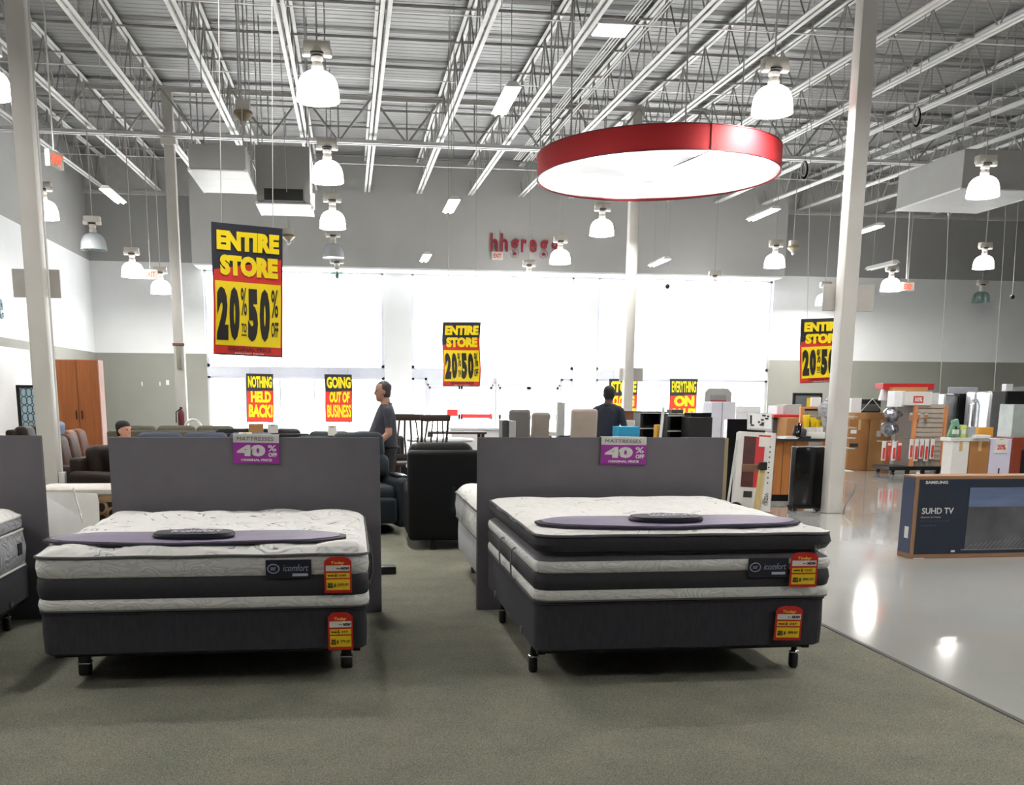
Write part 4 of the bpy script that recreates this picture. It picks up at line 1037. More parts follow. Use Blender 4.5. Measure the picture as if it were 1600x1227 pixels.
# recliner behind the left headboard
t = thing('recliner_chair', 'slate leather recliner half hidden behind the left headboard', 'recliner', (.16, 11.9, CZ), R(12))
cushion_b = MB(); cushion_b.box((0, .30, .98), (.62, .22, .34), 0, .1, 5, rx=-.18); cushion_b.obj('head_cushion', lea_slate, t)
MB().box((0, .24, .74), (.70, .24, .30), 0, .1, 5, rx=-.16).obj('back_cushion', lea_slate, t)
MB().box((0, .40, .60), (.66, .14, .9), 0, .06, 4, rx=-.17).obj('back_shell', lea_slate, t)
MB().box((0, -.12, .46), (.56, .62, .2), 0, .07, 4).obj('seat_cushion', lea_slate, t)
MB().box((0, -.45, .28), (.54, .12, .30), 0, .05, 4).obj('foot_rest', lea_slate, t)
for s_ in (-1, 1):
    MB().box((s_*.36, -.02, .36), (.19, .86, .58), 0, .08, 5).obj('arm', lea_slate, t)
    MB().box((s_*.37, -.12, .665), (.13, .40, .02), 0, .008, 2).obj('arm_trim', chrome, t)
MB().lathe([(.34, 0), (.35, .02), (.30, .05), (.1, .07), (.1, .2)], 20).obj('swivel_base', black, t)
t = thing('foot_pedal', 'small dark foot lying on the carpet right of the left headboard', 'foot', (.31, 8.95, CZ))
MB().box((0, 0, .035), (.16, .14, .07), 0, .012, 2).obj('block', black, t)

# furniture rows behind the left headboard
sofa('brown leather sofa nearest the left column', -3.78, 14.95, R(90), 1.5, .98, 1.04, 2, lea_dark, lea_brown)
sofa('chestnut leather loveseat, second of the row past the left column', -4.15, 16.9, R(90), 1.6, .98, 1.05, 2, lea_brown, lea_tan)
sofa('dark espresso leather sofa, last of the row past the left column', -5.4, 18.9, R(90), 1.6, .95, 1.06, 2, lea_dark, lea_dark)
sofa('low dark leather armchair with the dark haired person on it', -2.98, 13.42, R(60), .98, .90, .88, 1, lea_dark)
sofa('olive grey fabric sofa with low back in front of the grey wall', -3.3, 20.2, R(180), 2.7, .95, 1.0, 3, fab_olive)
sofa('blue grey fabric sofa behind the left headboard', -2.26, 16.6, R(180), 2.6, .95, 1.0, 3, fab_navy)
sofa('black leather loveseat under the nothing held back banner', -1.6, 18.3, R(180), 2.0, .95, 1.02, 2, lea_black)
sofa('grey leather sofa under the going out of business banner', .02, 16.95, R(180), 1.9, .95, 1.03, 2, lea_slate)
for k, (lab, px, py, Y, mm) in enumerate((('pale blue scatter pillow on the sofa beside the left column', 100, 672, 15.3, mat('pillow_pale', (196, 206, 220), .8)), ('blue grey scatter pillow behind the pale one by the left column', 112, 672, 15.7, mat('pillow_blue', (112, 124, 150), .8)))):
    t = thing('scatter_pillow', lab, 'pillow', (-4.16, 14.7+.42*k, .95)); b = MB(); b.box((0, 0, .12), (.14, .34, .26), 0, .055, 5, ry=.15); b.obj('cover', mm, t)
def carton(label, x0, x1, y0, y1, z0, z1, m_=card, rz=0, tape_=True, name='cardboard_box', category='box', group=None):
    t = thing(name, label, category, ((x0+x1)/2, (y0+y1)/2, z0), rz, group); w, d, h = x1-x0, y1-y0, z1-z0
    MB().b2(-w/2, w/2, -d/2, d/2, 0, h, bev=.006, seg=1).obj('carton', m_, t, smooth=False)
    if tape_:
        MB().b2(-.03, .03, -d/2-.002, d/2+.002, h-.001, h+.002).b2(-.03, .03, -d/2-.003, -d/2, h*.8, h+.002).obj('tape_strip', tape, t, smooth=False)
    return t
# small goods lying along the tops of the sofas
for lab, px0, px1, hh, Y, z0_, mm in (('flat grey carton lying on a sofa back left of the sign', 372, 392, .09, 16.15, .915, card_w), ('tan carton standing under the nothing held back banner', 388, 411, .16, 17.85, .935, card2), ('pale carton beside the tan one under the banner', 418, 434, .15, 17.85, .935, card_w), ('white carton standing under the going out of business banner', 512, 526, .16, 16.5, .945, card_w)):
    carton(lab, XY(px0, 665, Y), XY(px1, 665, Y), Y, Y+.13, z0_, z0_+hh, mm)
t = thing('bistro_chair', 'white curved tube chair back at the left window corner', 'chair', PY(314, 672, 22.5))
MB().b2(-.36, .04, -.02, .38, -.46, -.42, bev=.01).obj('seat', plast_wht, t)
for x in (-.34, .02): MB().tube([(x, .34, -.86), (x, .34, -.44)], .02, 8).obj('leg', plast_wht, t)
MB().tube([Vector((-.16+.18*math.cos(q), 0, .22*math.sin(q))) for q in [PI*i/12 for i in range(13)]], .03, 8).obj('back_rim', plast_wht, t)
MB().tube([(.02, 0, 0), (.02, 0, -.86)], .02, 8).obj('post', plast_wht, t); MB().tube([(-.34, 0, 0), (-.34, 0, -.86)], .02, 8).obj('post', plast_wht, t)

# wooden wardrobe doors, framed panel, door at the left
t = thing('wardrobe', 'tall orange wood wardrobe with two doors in the left corner', 'wardrobe', (0, 24.6, 0))
a, c = XY(80, 600, 24.6), XY(155, 600, 24.6); w = c-a
t.location.x = (a+c)/2
H_ = PY(120, 562, 24.6).z
MB().b2(-w/2, w/2, .02, .5, .02, H_, bev=.01).obj('body', wood_orange, t, smooth=False)
xm = XY(121, 600, 24.6)-t.location.x
for x0, x1 in ((-w/2+.01, xm-.015), (xm+.015, w/2-.01)): 
    dd = MB().b2(x0, x1, -.01, .02, .06, H_-.02, bev=.006).obj('door', wood_orange, t, smooth=False)
    MB().b2((x1-.06) if x1 < 0.2 else x0+.04, (x1-.04) if x1 < .2 else x0+.06, -.035, -.01, 1.0, 1.2).obj('handle', dark_metal, dd)
MB().b2(-w/2, w/2, .03, .48, 0, .06).obj('plinth', wood_dark, t, smooth=False)
Yp = 20.6
a, c = PY(35, 606, Yp), PY(64, 664, Yp)
t = thing('framed_panel', 'dark framed pale blue patterned panel left of the grey column', 'framed panel', ((a.x+c.x)/2, Yp, 0)); w = c.x-a.x+.1
MB().b2(-w/2, w/2, -.02, .02, .55, a.z).obj('panel', mat('panel_pale_blue', (190, 216, 226), .4, noise_a=.08), t, smooth=False)
f = MB(); f.b2(-w/2-.06, -w/2, -.04, .04, .5, a.z+.05).b2(w/2, w/2+.06, -.04, .04, .5, a.z+.05).b2(-w/2, w/2, -.04, .04, a.z, a.z+.05).b2(-w/2, w/2, -.04, .04, .5, .55); f.obj('frame', black, t, smooth=False)
b = MB()
for i in range(4):
    for j in range(7): b.tube([Vector((-w/2+.07+w*.25*i+.055*math.cos(q), -.026, .65+.16*j+.08*math.sin(q))) for q in [2*PI*k/10 for k in range(11)]], .008, 5, cap=False)
b.obj('tracery', mat('tracery_blue', (70, 92, 104), .5), t)
MB().b2(-.25, .25, -.15, .15, 0, .5).obj('stand', wood_dark, t, smooth=False)
struct(MB().b2(LX, LX+.06, 21.9, 25.4, 0, PY(20, 540, 23).z).obj('trim_8', white_paint, smooth=False))
dfr = struct(MB().b2(LX+.06, LX+.12, 21.0, 21.14, 0, 2.75).b2(LX+.0, LX+.12, 22.2, 22.36, 0, 2.75).b2(LX, LX+.12, 21.0, 22.36, 2.62, 2.75).obj('door_3', wood_dark, smooth=False))
MB().b2(LX+.01, LX+.05, 21.14, 22.2, 0, 2.62).obj('leaf', mat('door_leaf_dark', (70, 66, 58), .6), dfr, smooth=False)
for px, py in ((222, 600), (250, 600)):
    p = PY(px, py, WY); MB().box((0, 0, 0), (.035, .02, .12), 0, .004, 1).obj('wall_switch', paper, None, (p.x, WY-.01, p.z), label='thin white switch plate on the grey back wall, %s' % ('nearer the wardrobe' if px < 230 else 'next to the thermostat'), category='switch')
p = PY(262, 598, WY); MB().box((0, 0, 0), (.09, .03, .15), 0, .008, 2).obj('thermostat', paper, None, (p.x, WY-.015, p.z), label='white thermostat box on the grey back wall left of the column', category='thermostat')
t = thing('fire_extinguisher', 'dark fire extinguisher hung on the grey column by the sofas', 'extinguisher', PY(283, 668, 23.6))
t.location.y = 23.712
MB().lathe([(.05, 0), (.075, .01), (.08, .05), (.08, .30), (.06, .36), (.02, .40)], 14).obj('cylinder', mat('extinguisher_red', (88, 28, 30), .35), t)
MB().box((0, 0, .43), (.05, .1, .05), 0, .01, 1).obj('valve', black, t); MB().tube([(0, -.03, .42), (-.11, -.02, .34), (-.12, 0, .1)], .014, 6).obj('hose', black, t)

# ------------------------------------------------------------------ dining set
def dining_chair(label, x, y, rz, mm, seatm=None):
    t = thing('dining_chair', label, 'chair', (x, y, CZ), rz); t.scale = (1, 1, 1.2)
    MB().b2(-.23, .23, -.23, .2, .43, .48, bev=.015).obj('seat', seatm or mm, t)
    for sx in (-1, 1):
        MB().b2(sx*.19-.02, sx*.19+.02, -.21, -.17, 0, .43).obj('leg', mm, t, smooth=False)
        MB().tube([(sx*.19, .18, 0), (sx*.20, .19, .45), (sx*.22, .27, 1.05)], [.02, .022, .018], 8).obj('back_post', mm, t)
    MB().box((0, .272, 1.05), (.50, .035, .08), 0, .012, 2).obj('top_rail', mm, t)
    MB().box((0, .205, .56), (.40, .03, .05), 0, .008, 1).obj('lower_rail', mm, t)
    for k in range(4):
        x0 = -.12+.08*k; MB().tube([(x0*.8, .21, .56), (x0*1.3, .235, .8), (x0, .268, 1.03)], .013, 6).obj('back_slat', mm, t)
    return t
dx = lambda px, Y: XY(px, 660, Y)
dining_chair('dark slat back dining chair behind the standing man', dx(640, 15.5), 15.5, R(170), wood_dark)
dining_chair('dark slat back dining chair with pale upholstery by the round table', dx(666, 15.0), 15.0, R(205), wood_dark, plast_wht)
p = dx(688, 15.9)
t = thing('round_table', 'pale round dining table beside the dark chairs', 'table', (p, 15.9, CZ))
MB().lathe([(.50, .87), (.53, .885), (.53, .905), (.50, .92)], 32).obj('tabletop', mat('table_pale', (176, 178, 182), .25, noise_a=.04), t)
MB().lathe([(.26, 0), (.27, .02), (.06, .06), (.05, .87)], 20).obj('pedestal', chrome, t)
a = dx(703, 19.0)
t = thing('long_table', 'dark table with white top behind the black sofa', 'table', (dx(712, 19.0), 19.0, CZ))
MB().b2(-.55, .55, -.35, .35, .88, .92, bev=.008).obj('tabletop', wood_dark, t, smooth=False)
for sx in (-1, 1):
    for sy in (-1, 1): MB().b2(sx*.48-.03, sx*.48+.03, sy*.28-.03, sy*.28+.03, 0, .88).obj('leg', wood_dark, t, smooth=False)
t = thing('display_stand', 'white low display counter in front of the glass doors', 'counter', (dx(740, 21), 21.0, 0))
MB().b2(-.5, .5, -.3, .3, .0, .9, bev=.01).obj('body', plast_wht, t, smooth=False); MB().b2(-.54, .54, -.34, .34, .9, .94, bev=.006).obj('top', plast_wht, t, smooth=False)
for lab, px, py, w_, h_ in (('red sticker on the left glass door', 707, 645, .34, .20), ('long red strip on the second glass door leaf', 745, 650, .95, .12)):
    p = PY(px, py, WY+.08); MB().b2(-w_/2, w_/2, -.004, .004, -h_/2, h_/2).obj('door_sticker', print_red, None, (p.x, WY+.095, p.z), smooth=False, label=lab, category='sticker')

# ------------------------------------------------------------------ goods behind the right headboard
def place(px0, py0, px1, py1, Y): 
    a, c = PY(px0, py0, Y), PY(px1, py1, Y); pm = (py0+py1)/2; return XY(px0, pm, Y), XY(px1, pm, Y), c.z, a.z
sofa('black leather sofa behind the right headboard with goods on it', dx(858, 15.6), 15.4, R(180), 1.55, .95, 1.02, 2, lea_black)
def panel(label, px0, py0, px1, py1, Y, th, m_, name='boxed_panel', lean=0, floor_=False, category='box'):
    x0, x1, z0, z1 = place(px0, py0, px1, py1, Y); z0 = CZ if floor_ else z0
    return carton(label, x0, x1, Y, Y+th, z0, z1, m_, 0, False, name, category)
panel('dark grey carton standing at the left end of the goods', 785, 657, 796, 682, 12.5, .3, mat('carton_dark', (74, 72, 74), .6), floor_=True)
panel('light grey carton beside the dark grey one', 796, 658, 806, 684, 12.45, .3, plast_grey, floor_=True)
def office_chair(label, px, Y, rz, bm, h=1.16, w=.52):
    t = thing('office_chair', label, 'chair', (dx(px, Y), Y, CZ), rz)
    MB().box((0, .24, h-.3), (w, .09, .60), 0, .04, 4, rx=-.1).obj('backrest', bm, t)
    MB().box((0, -.05, .50), (w, .52, .10), 0, .045, 4).obj('seat', lea_black, t)
    MB().lathe([(.03, .08), (.03, .46)], 10).obj('gas_column', dark_metal, t)
    for k in range(5):
        q = 2*PI*k/5; MB().tube([(0, 0, .12), (.30*math.cos(q), .30*math.sin(q), .07)], .022, 6).obj('base_spoke', black, t)
        MB().ball((.30*math.cos(q), .30*math.sin(q), .032), .032, seg=8).obj('caster', black, t)
    for s_ in (-1, 1):
        MB().tube([(s_*w*.5, .15, .5), (s_*w*.55, .12, .70), (s_*w*.55, -.18, .70)], .02, 6).obj('armrest', black, t)
    return t
office_chair('office chair with grey back, left of the goods', 817, 14.1, R(160), mat('chair_back_grey', (112, 110, 108), .7), 1.40, .30)
office_chair('office chair with tan wrapped tilted back', 829, 13.1, R(200), mat('chair_back_taupe', (140, 130, 122), .7), 1.38, .26)
office_chair('office chair with wide tan wrapped back beside the dark man', 906, 13.6, R(180), mat('chair_back_beige', (166, 152, 142), .7), 1.42, .36)
panel('tall grey narrow carton in front of the glass door frame', 871, 629, 883, 661, 16.0, .12, plast_grey, floor_=True)
panel('white flat pack parcel lying on the headboard goods', 845, 675, 870, 682, 13.2, .2, card_w)
panel('pair of pale cartons on the office goods', 920, 640, 931, 656, 16.0, .3, card_w, floor_=True)
panel('bright blue carton beside the dark man', 967, 667, 999, 684, 13.6, .35, mat('carton_blue', (28, 146, 190), .5), floor_=True)
panel('small brown leather bag on the black shelves', 976, 642, 990, 657, 14.4, .15, mat('bag_brown', (110, 66, 50), .6), 'handbag', category='bag')
panel('crumpled white paper under the brown bag', 973, 657, 992, 666, 14.3, .2, paper, 'paper_bundle', category='paper')
def shelf_unit(label, px0, px1, py0, Y, n=4, m1=black, m2=plast_grey):
    x0, x1, _, z1 = place(px0, py0, px1, 700, Y); t = thing('media_stand', label, 'shelf', ((x0+x1)/2, Y, 0)); w = x1-x0
    for s_ in (-1, 1): MB().b2(s_*(w/2-.02)-.02, s_*(w/2-.02)+.02, -.2, .2, 0, z1).obj('side_panel', m1, t, smooth=False)
    MB().b2(-w/2+.02, w/2-.02, .17, .2, .05, z1-.02).obj('back_panel', m1, t, smooth=False)
    for k in range(n):
        z = .7+(z1-.7)*k/(n-1)
        MB().b2(-w/2, w/2, -.21, .2, z-.02, z, bev=.004).obj('shelf', m1, t, smooth=False)
        MB().b2(-w/2, w/2, -.222, -.21, z-.028, z-.012).obj('edge_trim', m2, t, smooth=False)
shelf_unit('black media stand with silver trims right of the dark man', 994, 1034, 643, 14.8)
shelf_unit('black media stand with four silver edged shelves', 1036, 1074, 647, 14.2)
panel('black carton on the media stands', 1077, 652, 1113, 684, 13.6, .35, black, floor_=True)
panel('black flat screen lying on top of the black carton', 1080, 645, 1112, 652, 13.62, .3, black_gloss, 'flat_screen', category='screen')
panel('dark flat carton on the media stand', 1050, 640, 1068, 646.5, 14.05, .25, mat('carton_dark', (74, 72, 74), .6))
p0, p1 = PY(1031, 638, 14.0), PY(1024, 684, 13.6)
t = thing('metal_pole', 'pale metal pole leaning on the media stands', 'pole', (p1.x, p1.y, CZ)); MB().tube([(0, 0, 0), ((p0.x-p1.x)*1.4, .45, p0.z)], .022, 8).obj('pole', steel_white, t)
panel('yellow carton behind the leaning pole', 1026, 664, 1033, 682, 14.0, .15, mat('carton_yellow', (214, 160, 40), .6), floor_=True)
t = thing('security_gate', 'grey arched gate standing in front of the right window', 'gate', (dx(1119, 24), 24.0, 0))
w = XY(1141, 640, 24)-XY(1100, 640, 24); zt = PY(1119, 607, 24).z
b = MB(); b.prism([(-w/2, 0), (w/2, 0), (w/2, zt-.1), (w/2-.1, zt), (-w/2+.1, zt), (-w/2, zt-.1)], -.06, .06); b.obj('frame', plast_grey, t, smooth=False)
MB().b2(-w*.3, w*.3, -.07, -.06, .3, zt-.16).obj('inset_panel', mat('gate_inset', (150, 150, 152), .4), t, smooth=False); MB().b2(-w*.3, w*.3, -.08, -.07, zt*.80, zt*.84).obj('red_stripe', print_red, t, smooth=False)
for k, (a0, a1) in enumerate(((1111, 1127), (1128, 1148))): panel('tall white carton, %s of the pair before the right window' % ('narrower' if k == 0 else 'wider'), a0, 628, a1, 700, 17.0, .4, mat('carton_bluegrey', (196, 197, 206), .6), floor_=True)
for k, (z0, z1) in enumerate(((645, 655), (636, 645))): panel('white printer carton, %s of the stack beside the right window' % ('lower' if k == 0 else 'upper'), 1150, z0-1 if k else z0, 1189, z1, 18.5, .5, plast_wht)
panel('white steel shelf carton under the printers', 1150, 655, 1189, 720, 18.5, .5, plast_grey, floor_=True)
panel('black flat television leaning behind the white box', 1136, 655, 1196, 690, 14.6, .15, black_gloss, 'flat_screen', floor_=True, category='screen')
# tilted sample board with stickers
Yb = 13.5; x0, x1, z0, z1 = place(1169, 644, 1207, 672, Yb)
t = thing('sample_board', 'tilted white sample board with dark stickers on the goods', 'board', ((x0+x1)/2, Yb, z0), rot=(-.25, .06, 0)); w, h = x1-x0, z1-z0
MB().b2(-w/2, w/2, 0, .03, 0, h, bev=.006).obj('board', mat('board_grey', (198, 198, 194), .5), t, smooth=False)
MB().b2(-w/2+.015, w/2-.015, -.006, .0, .02, h-.02).obj('face', plast_wht, t, smooth=False)
rs = random.Random(2)
for k in range(8): 
    x, z = -w*.36+w*.72*rs.random(), h*(.18+.66*rs.random()); MB().b2(x-.015-.012*(k % 2), x+.015+.01*(k % 3), -.01, -.006, z-.012, z+.012).obj('sticker', ink, t, smooth=False)
MB().b2(-w*.42, -w*.34, -.01, -.006, h*.3, h*.8).obj('sticker', ink, t, smooth=False)

# boxed television on a hand truck
Yv = 13.35; ang = -.10
x0, x1 = PY(1141, 700, Yv).x, PY(1209, 700, Yv).x
zb = 0.03; zt = PY(1175, 676, Yv+.25).z
t = thing('television_carton', 'tall white and red television carton leaning on a hand truck', 'television box', (PZ(1166, 797, 0).x-.09, Yv, zb), rot=(-.13, .045, R(-12)))
w, h, dd = .52, zt-zb+.02, .17
MB().b2(-w/2, w/2, 0, dd, 0, h, bev=.006, seg=1).obj('carton', card_w, t, smooth=False)
MB().b2(w/2, w/2+.003, .0, dd, 0, h).obj('side_print', mat('carton_maroon', (92, 24, 30), .5), t, smooth=False)
MB().b2(-w*.34, w*.22, -.004, 0, h*.30, h*.94).obj('red_picture', print_red, t, smooth=False)
MB().b2(-w*.34, -w*.02, -.0055, -.003, h*.30, h*.94).obj('dark_picture', mat('picture_dark', (70, 30, 26), .5, noise_a=.3, noise_s=5), t, smooth=False)
MB().b2(w*.06, w*.32, -.006, -.003, h*.82, h*.96).obj('logo_patch', paper, t, smooth=False)
MB().b2(w*.04, w*.36, -.008, -.005, h*.945, h*.965).obj('red_strip', print_red, t, smooth=False)
for k in range(8): MB().b2(w*.345, w*.385, -.006, -.003, h*(.36+.065*k), h*(.375+.065*k)).obj('icon', ink, t, smooth=False)
letters('VIZIO', h*.16, w*.10, ink, t, (w*.36, -.005, h*.16), (0, PI/2, 0), bold=.0)
letters('43"', h*.075, w*.13, ink, t, (w*.24, -.005, h*.14), (0, PI/2, 0), bold=.01)
MB().b2(-w*.25, -w*.02, -.006, -.003, h*.17, h*.25).obj('spec_patch', ink, t, smooth=False)
for k in range(7): MB().b2(w/2+.003, w/2+.006, .04, .07, h*(.1+.12*k), h*(.15+.12*k)).obj('side_icon', paper, t, smooth=False)
ht = thing('hand_truck', 'dolly of pale wood and white tube in front of the television carton', 'hand truck', (PZ(1142, 795, 0).x-.36, Yv-.32, 0), R(-12))
MB().tube([(-.04, .05, .1), (.06, .13, 1.02)], .016, 8).obj('frame_tube', steel_white, ht); MB().tube([(.40, .0, .1), (.46, .10, .62)], .014, 8).obj('frame_tube', steel_white, ht)
MB().box((.26, .0, .66), (.28, .05, .10), 0, .01, 2).obj('cross_bar', mat('bar_brown', (112, 78, 54), .6), ht)
MB().box((.365, -.02, .36), (.085, .03, .76), 0, .006, 1, ry=.07).obj('wood_post', mat('plywood_pale', (190, 168, 112), .6, noise_a=.1, aniso=(4, 4, .5)), ht)
MB().box((.39, -.04, .69), (.11, .06, .11), 0, .01, 1).obj('clamp', black, ht)
for x in (.06, .33): MB().disc_y((0, 0, 0), .10 if x < .1 else .055, .05, 20).obj('wheel', black, ht, (x, -.04, .10 if x < .1 else .055), (0, 0, R(70)))
MB().lathe([(.045, -.03), (.045, .03)], 12).obj('hub', steel_grey, ht, (.06, -.06, .10), (PI/2, 0, R(-20)))
MB().box((.2, .08, .03), (.44, .2, .02), 0).obj('toe_plate', steel_grey, ht, smooth=False)

# honey wood service counter
Yc = 14.9
xl, xr = XY(1203, 720, Yc), XY(1262, 720, Yc)
t = thing('service_counter', 'honey wood service counter with dark top', 'counter', ((xl+xr)/2, Yc+.45, 0)); w = xr-xl
zt = PY(1220, 690, Yc).z
MB().b2(-w/2, w/2, -.45, .45, .10, zt, bev=.006).obj('body', wood_honey, t, smooth=False); MB().b2(-w/2+.03, w/2-.03, -.41, .43, 0, .1).obj('plinth', dark_metal, t, smooth=False)
for k in (-.17, .15): MB().b2(w*k-.004, w*k+.004, -.452, -.445, .11, zt-.01).obj('panel_joint', wood_dark, t, smooth=False)
MB().b2(-w/2-.05, XY(1300, 690, Yc)-t.location.x, -.52, .5, zt, zt+.05, bev=.008).obj('countertop', mat('counter_dark', (70, 70, 72), .35, noise_a=.1), t, smooth=False)
ct = zt+.05
p = PY(1240, 680, Yc)
t = thing('desk_phone', 'black desk phone propped on the dark counter top', 'phone', (p.x, Yc-.2, ct)); MB().box((0, 0, .10), (.22, .05, .16), 0, .015, 2, rx=-.5, ry=.35).obj('body', black, t); MB().box((.04, .02, .02), (.26, .16, .04), 0, .01, 1).obj('base', black, t); MB().box((-.03, -.04, .15), (.07, .04, .2), 0, .015, 2, rx=-.5, ry=.35).obj('handset', black_gloss, t)
p = XY(1222, 682, Yc); t = thing('paper_stack', 'white papers on the dark counter top left of the phone', 'papers', (p, Yc-.2, ct))
for k in range(3): MB().box((.02*k, .01*k, .006+.012*k), (.24, .2, .01), 0, rz=.2*k).obj('sheet', paper, t, smooth=False)
p = XY(1266, 680, Yc); t = thing('card_holder', 'white card holder on the dark counter top under the yellow packs', 'card holder', (p, Yc-.1, ct))
MB().b2(-.17, .17, -.05, .05, 0, .10, bev=.006).obj('box', paper, t); 
for k in range(5): MB().b2(-.15+.06*k, -.10+.06*k, -.03, .0, .09, .17).obj('card', paper, t, smooth=False)
# orange framed accessory rack behind the counter
Yr = 16.2; x0, x1 = XY(1252, 660, Yr), XY(1288, 660, Yr); z1 = PY(1270, 636, Yr).z
t = thing('accessory_rack', 'orange framed slatted rack behind the counter', 'rack', ((x0+x1)/2, Yr, 0)); w = x1-x0
wood_rack = mat('rack_orange', (206, 136, 84), .5, noise_a=.08, aniso=(4, 4, .5))
for s_ in (-1, 1): MB().b2(s_*w/2-.035, s_*w/2+.035, -.03, .03, 0, z1, bev=.006).obj('post', wood_rack, t, smooth=False)
MB().b2(-w/2, w/2, -.04, .04, z1-.03, z1).obj('top_rail', wood_rack, t, smooth=False)
for k in range(7): MB().b2(-w/2, w/2, -.015, .015, .75+k*(z1-.8)/7, .75+k*(z1-.8)/7+.08).obj('slat', mat('slat_grey', (150, 146, 138), .5), t, smooth=False)
for k in range(3):
    q = PY(1262+8*k, 648+4*k, Yr-.1); tt = thing('hanging_pack', 'yellow hanging pack on the orange framed rack, %s of three' % ('highest', 'middle', 'lowest')[k], 'pack', (q.x, Yr-.09, q.z-.12), group='yellow packs on the rack')
    MB().box((0, 0, 0), (.13, .03, .24), 0, .01, 2, ry=.15*(k-1)).obj('pack', mat('pack_yellow', (232, 196, 30), .4), tt); MB().tube([(0, .06, .13), (0, -.02, .13)], .006, 5).obj('peg', chrome, tt)
# clutter on and behind the rack
Y_ = 17.5
x0, x1, z0, z1 = place(1238, 614, 1284, 642, Y_)
t = thing('flat_screen', 'black framed screen with yellow tag above the counter', 'screen', ((x0+x1)/2, Y_, z0-.02)); w, h = x1-x0, z1-z0+.02
MB().b2(-w/2, w/2, -.02, .02, .02, h, bev=.008).obj('bezel', black, t, smooth=False); MB().b2(-w/2+.05, w/2-.05, -.024, -.018, .08, h-.05).obj('glass', mat('screen_grey', (110, 114, 116), .1), t, smooth=False); MB().b2(-.12, .12, -.1, .1, 0, .02).obj('stand_foot', black, t, smooth=False)
MB().b2(-.02, .10, -.03, -.025, .07, .25).obj('price_card', mat('pack_yellow', (232, 196, 30), .4), t, smooth=False)
panel('grey printer under the black framed screen', 1228, 632, 1252, 650, 17.3, .4, plast_grey, 'printer', category='printer')
panel('white printer left of the grey printer', 1214, 634, 1228, 648, 17.4, .4, plast_wht, 'printer', category='printer')
panel('red topped carton behind the counter', 1209, 648, 1252, 653, 16.9, .5, print_red)
panel('cardboard carton standing behind the counter', 1229, 653, 1251, 690, 16.6, .4, card2, floor_=True)
panel('grey steel cabinet behind the counter', 1207, 653, 1229, 690, 17.0, .4, mat('cabinet_grey', (90, 90, 92), .5), 'steel_cabinet', floor_=True, category='cabinet')
panel('white tablet box leaning above the rack', 1268, 621, 1283, 636, 16.17, .05, paper)
for k, (px, py, r_) in enumerate(((1290, 640, .16), (1298, 655, .2), (1294, 672, .18), (1300, 628, .13), (1302, 688, .18))):
    q = PY(px, py, 15.9+.1*k); r_ *= .82; t = thing('wrapped_bundle', 'clear wrapped bundle left of the right column, %s' % ('second from top', 'third from top', 'fourth from top', 'topmost', 'lowest')[k], 'bundle', (q.x, q.y, q.z))
    b = MB(); b.ball((0, 0, 0), r_, r_*.8, r_, seg=10); b.warp(lambda c_: c_*(1+.25*noise.noise(c_*9))); b.obj('wrap', mat('wrap_silver', (188, 190, 194), .2, .3, noise_a=.3, noise_s=14), t, angle=20)
t = thing('steel_rack', 'grey wire rack holding the wrapped bundles', 'rack', (XY(1297, 690, 16.3), 16.3, 0))
for sx in (-.17, .17): MB().tube([(sx, 0, 0), (sx, 0, 1.5)], .015, 6).obj('post', steel_grey, t)
for z in (.4, .78, .95, 1.12, 1.3): MB().b2(-.2, .2, -.5, .1, z-.02, z).obj('shelf', steel_grey, t, smooth=False)
# black under-counter fridge
p0, p1 = PZ(1238, 792, 0), PZ(1296, 790, 0)
Yf = 13.68; x0, x1 = XY(1242, 745, Yf-.13), XY(1297, 745, Yf-.13); zt = PY(1265, 698, Yf).z
t = thing('compact_fridge', 'black compact fridge with white side by the right column', 'fridge', ((x0+x1)/2, Yf+.3, 0)); w = x1-x0
MB().b2(-w/2+.01, w/2-.0, -.39, -.24, .07, zt, bev=.015).obj('body', black, t); MB().b2(-w/2+.03, w/2+.035, -.24, -.19, .07, zt, bev=.008).obj('rear_panel', plast_wht, t); MB().b2(-w/2, w/2, -.43, -.39, .08, zt-.005, bev=.012).obj('door', black_gloss, t)
MB().b2(-w/2+.02, w/2-.02, -.40, -.2, .03, .07).obj('plinth', black, t, smooth=False)
for sx in (-1, 1):
    for sy in (-.38, -.22): MB().lathe([(.03, 0), (.03, .06)], 10, (sx*w*.4, sy, 0)).obj('leg', black, t)
b = MB(); rs = random.Random(4)
for k in range(6): b.tube([(w*.5+.02, -.2, .25), (w*.5+.06+.03*rs.random(), -.18, .1+.03*k), (w*.5+.0, -.3, .04), (w*.5-.15-.1*rs.random(), -.46, .02)], .01, 6)
b.obj('cable_tangle', black, t)
t = thing('power_cord', 'grey cord curving from the right column to the floor', 'cord', (0, 0, 0)); MB().tube([PY(1334, 752, 14.2), PY(1337, 760, 14.0), PY(1334, 772, 13.8), PY(1322, 788, 13.45), PZ(1318, 800, .014)], .014, 6).obj('cord', mat('cord_grey', (110, 108, 104), .5), t)

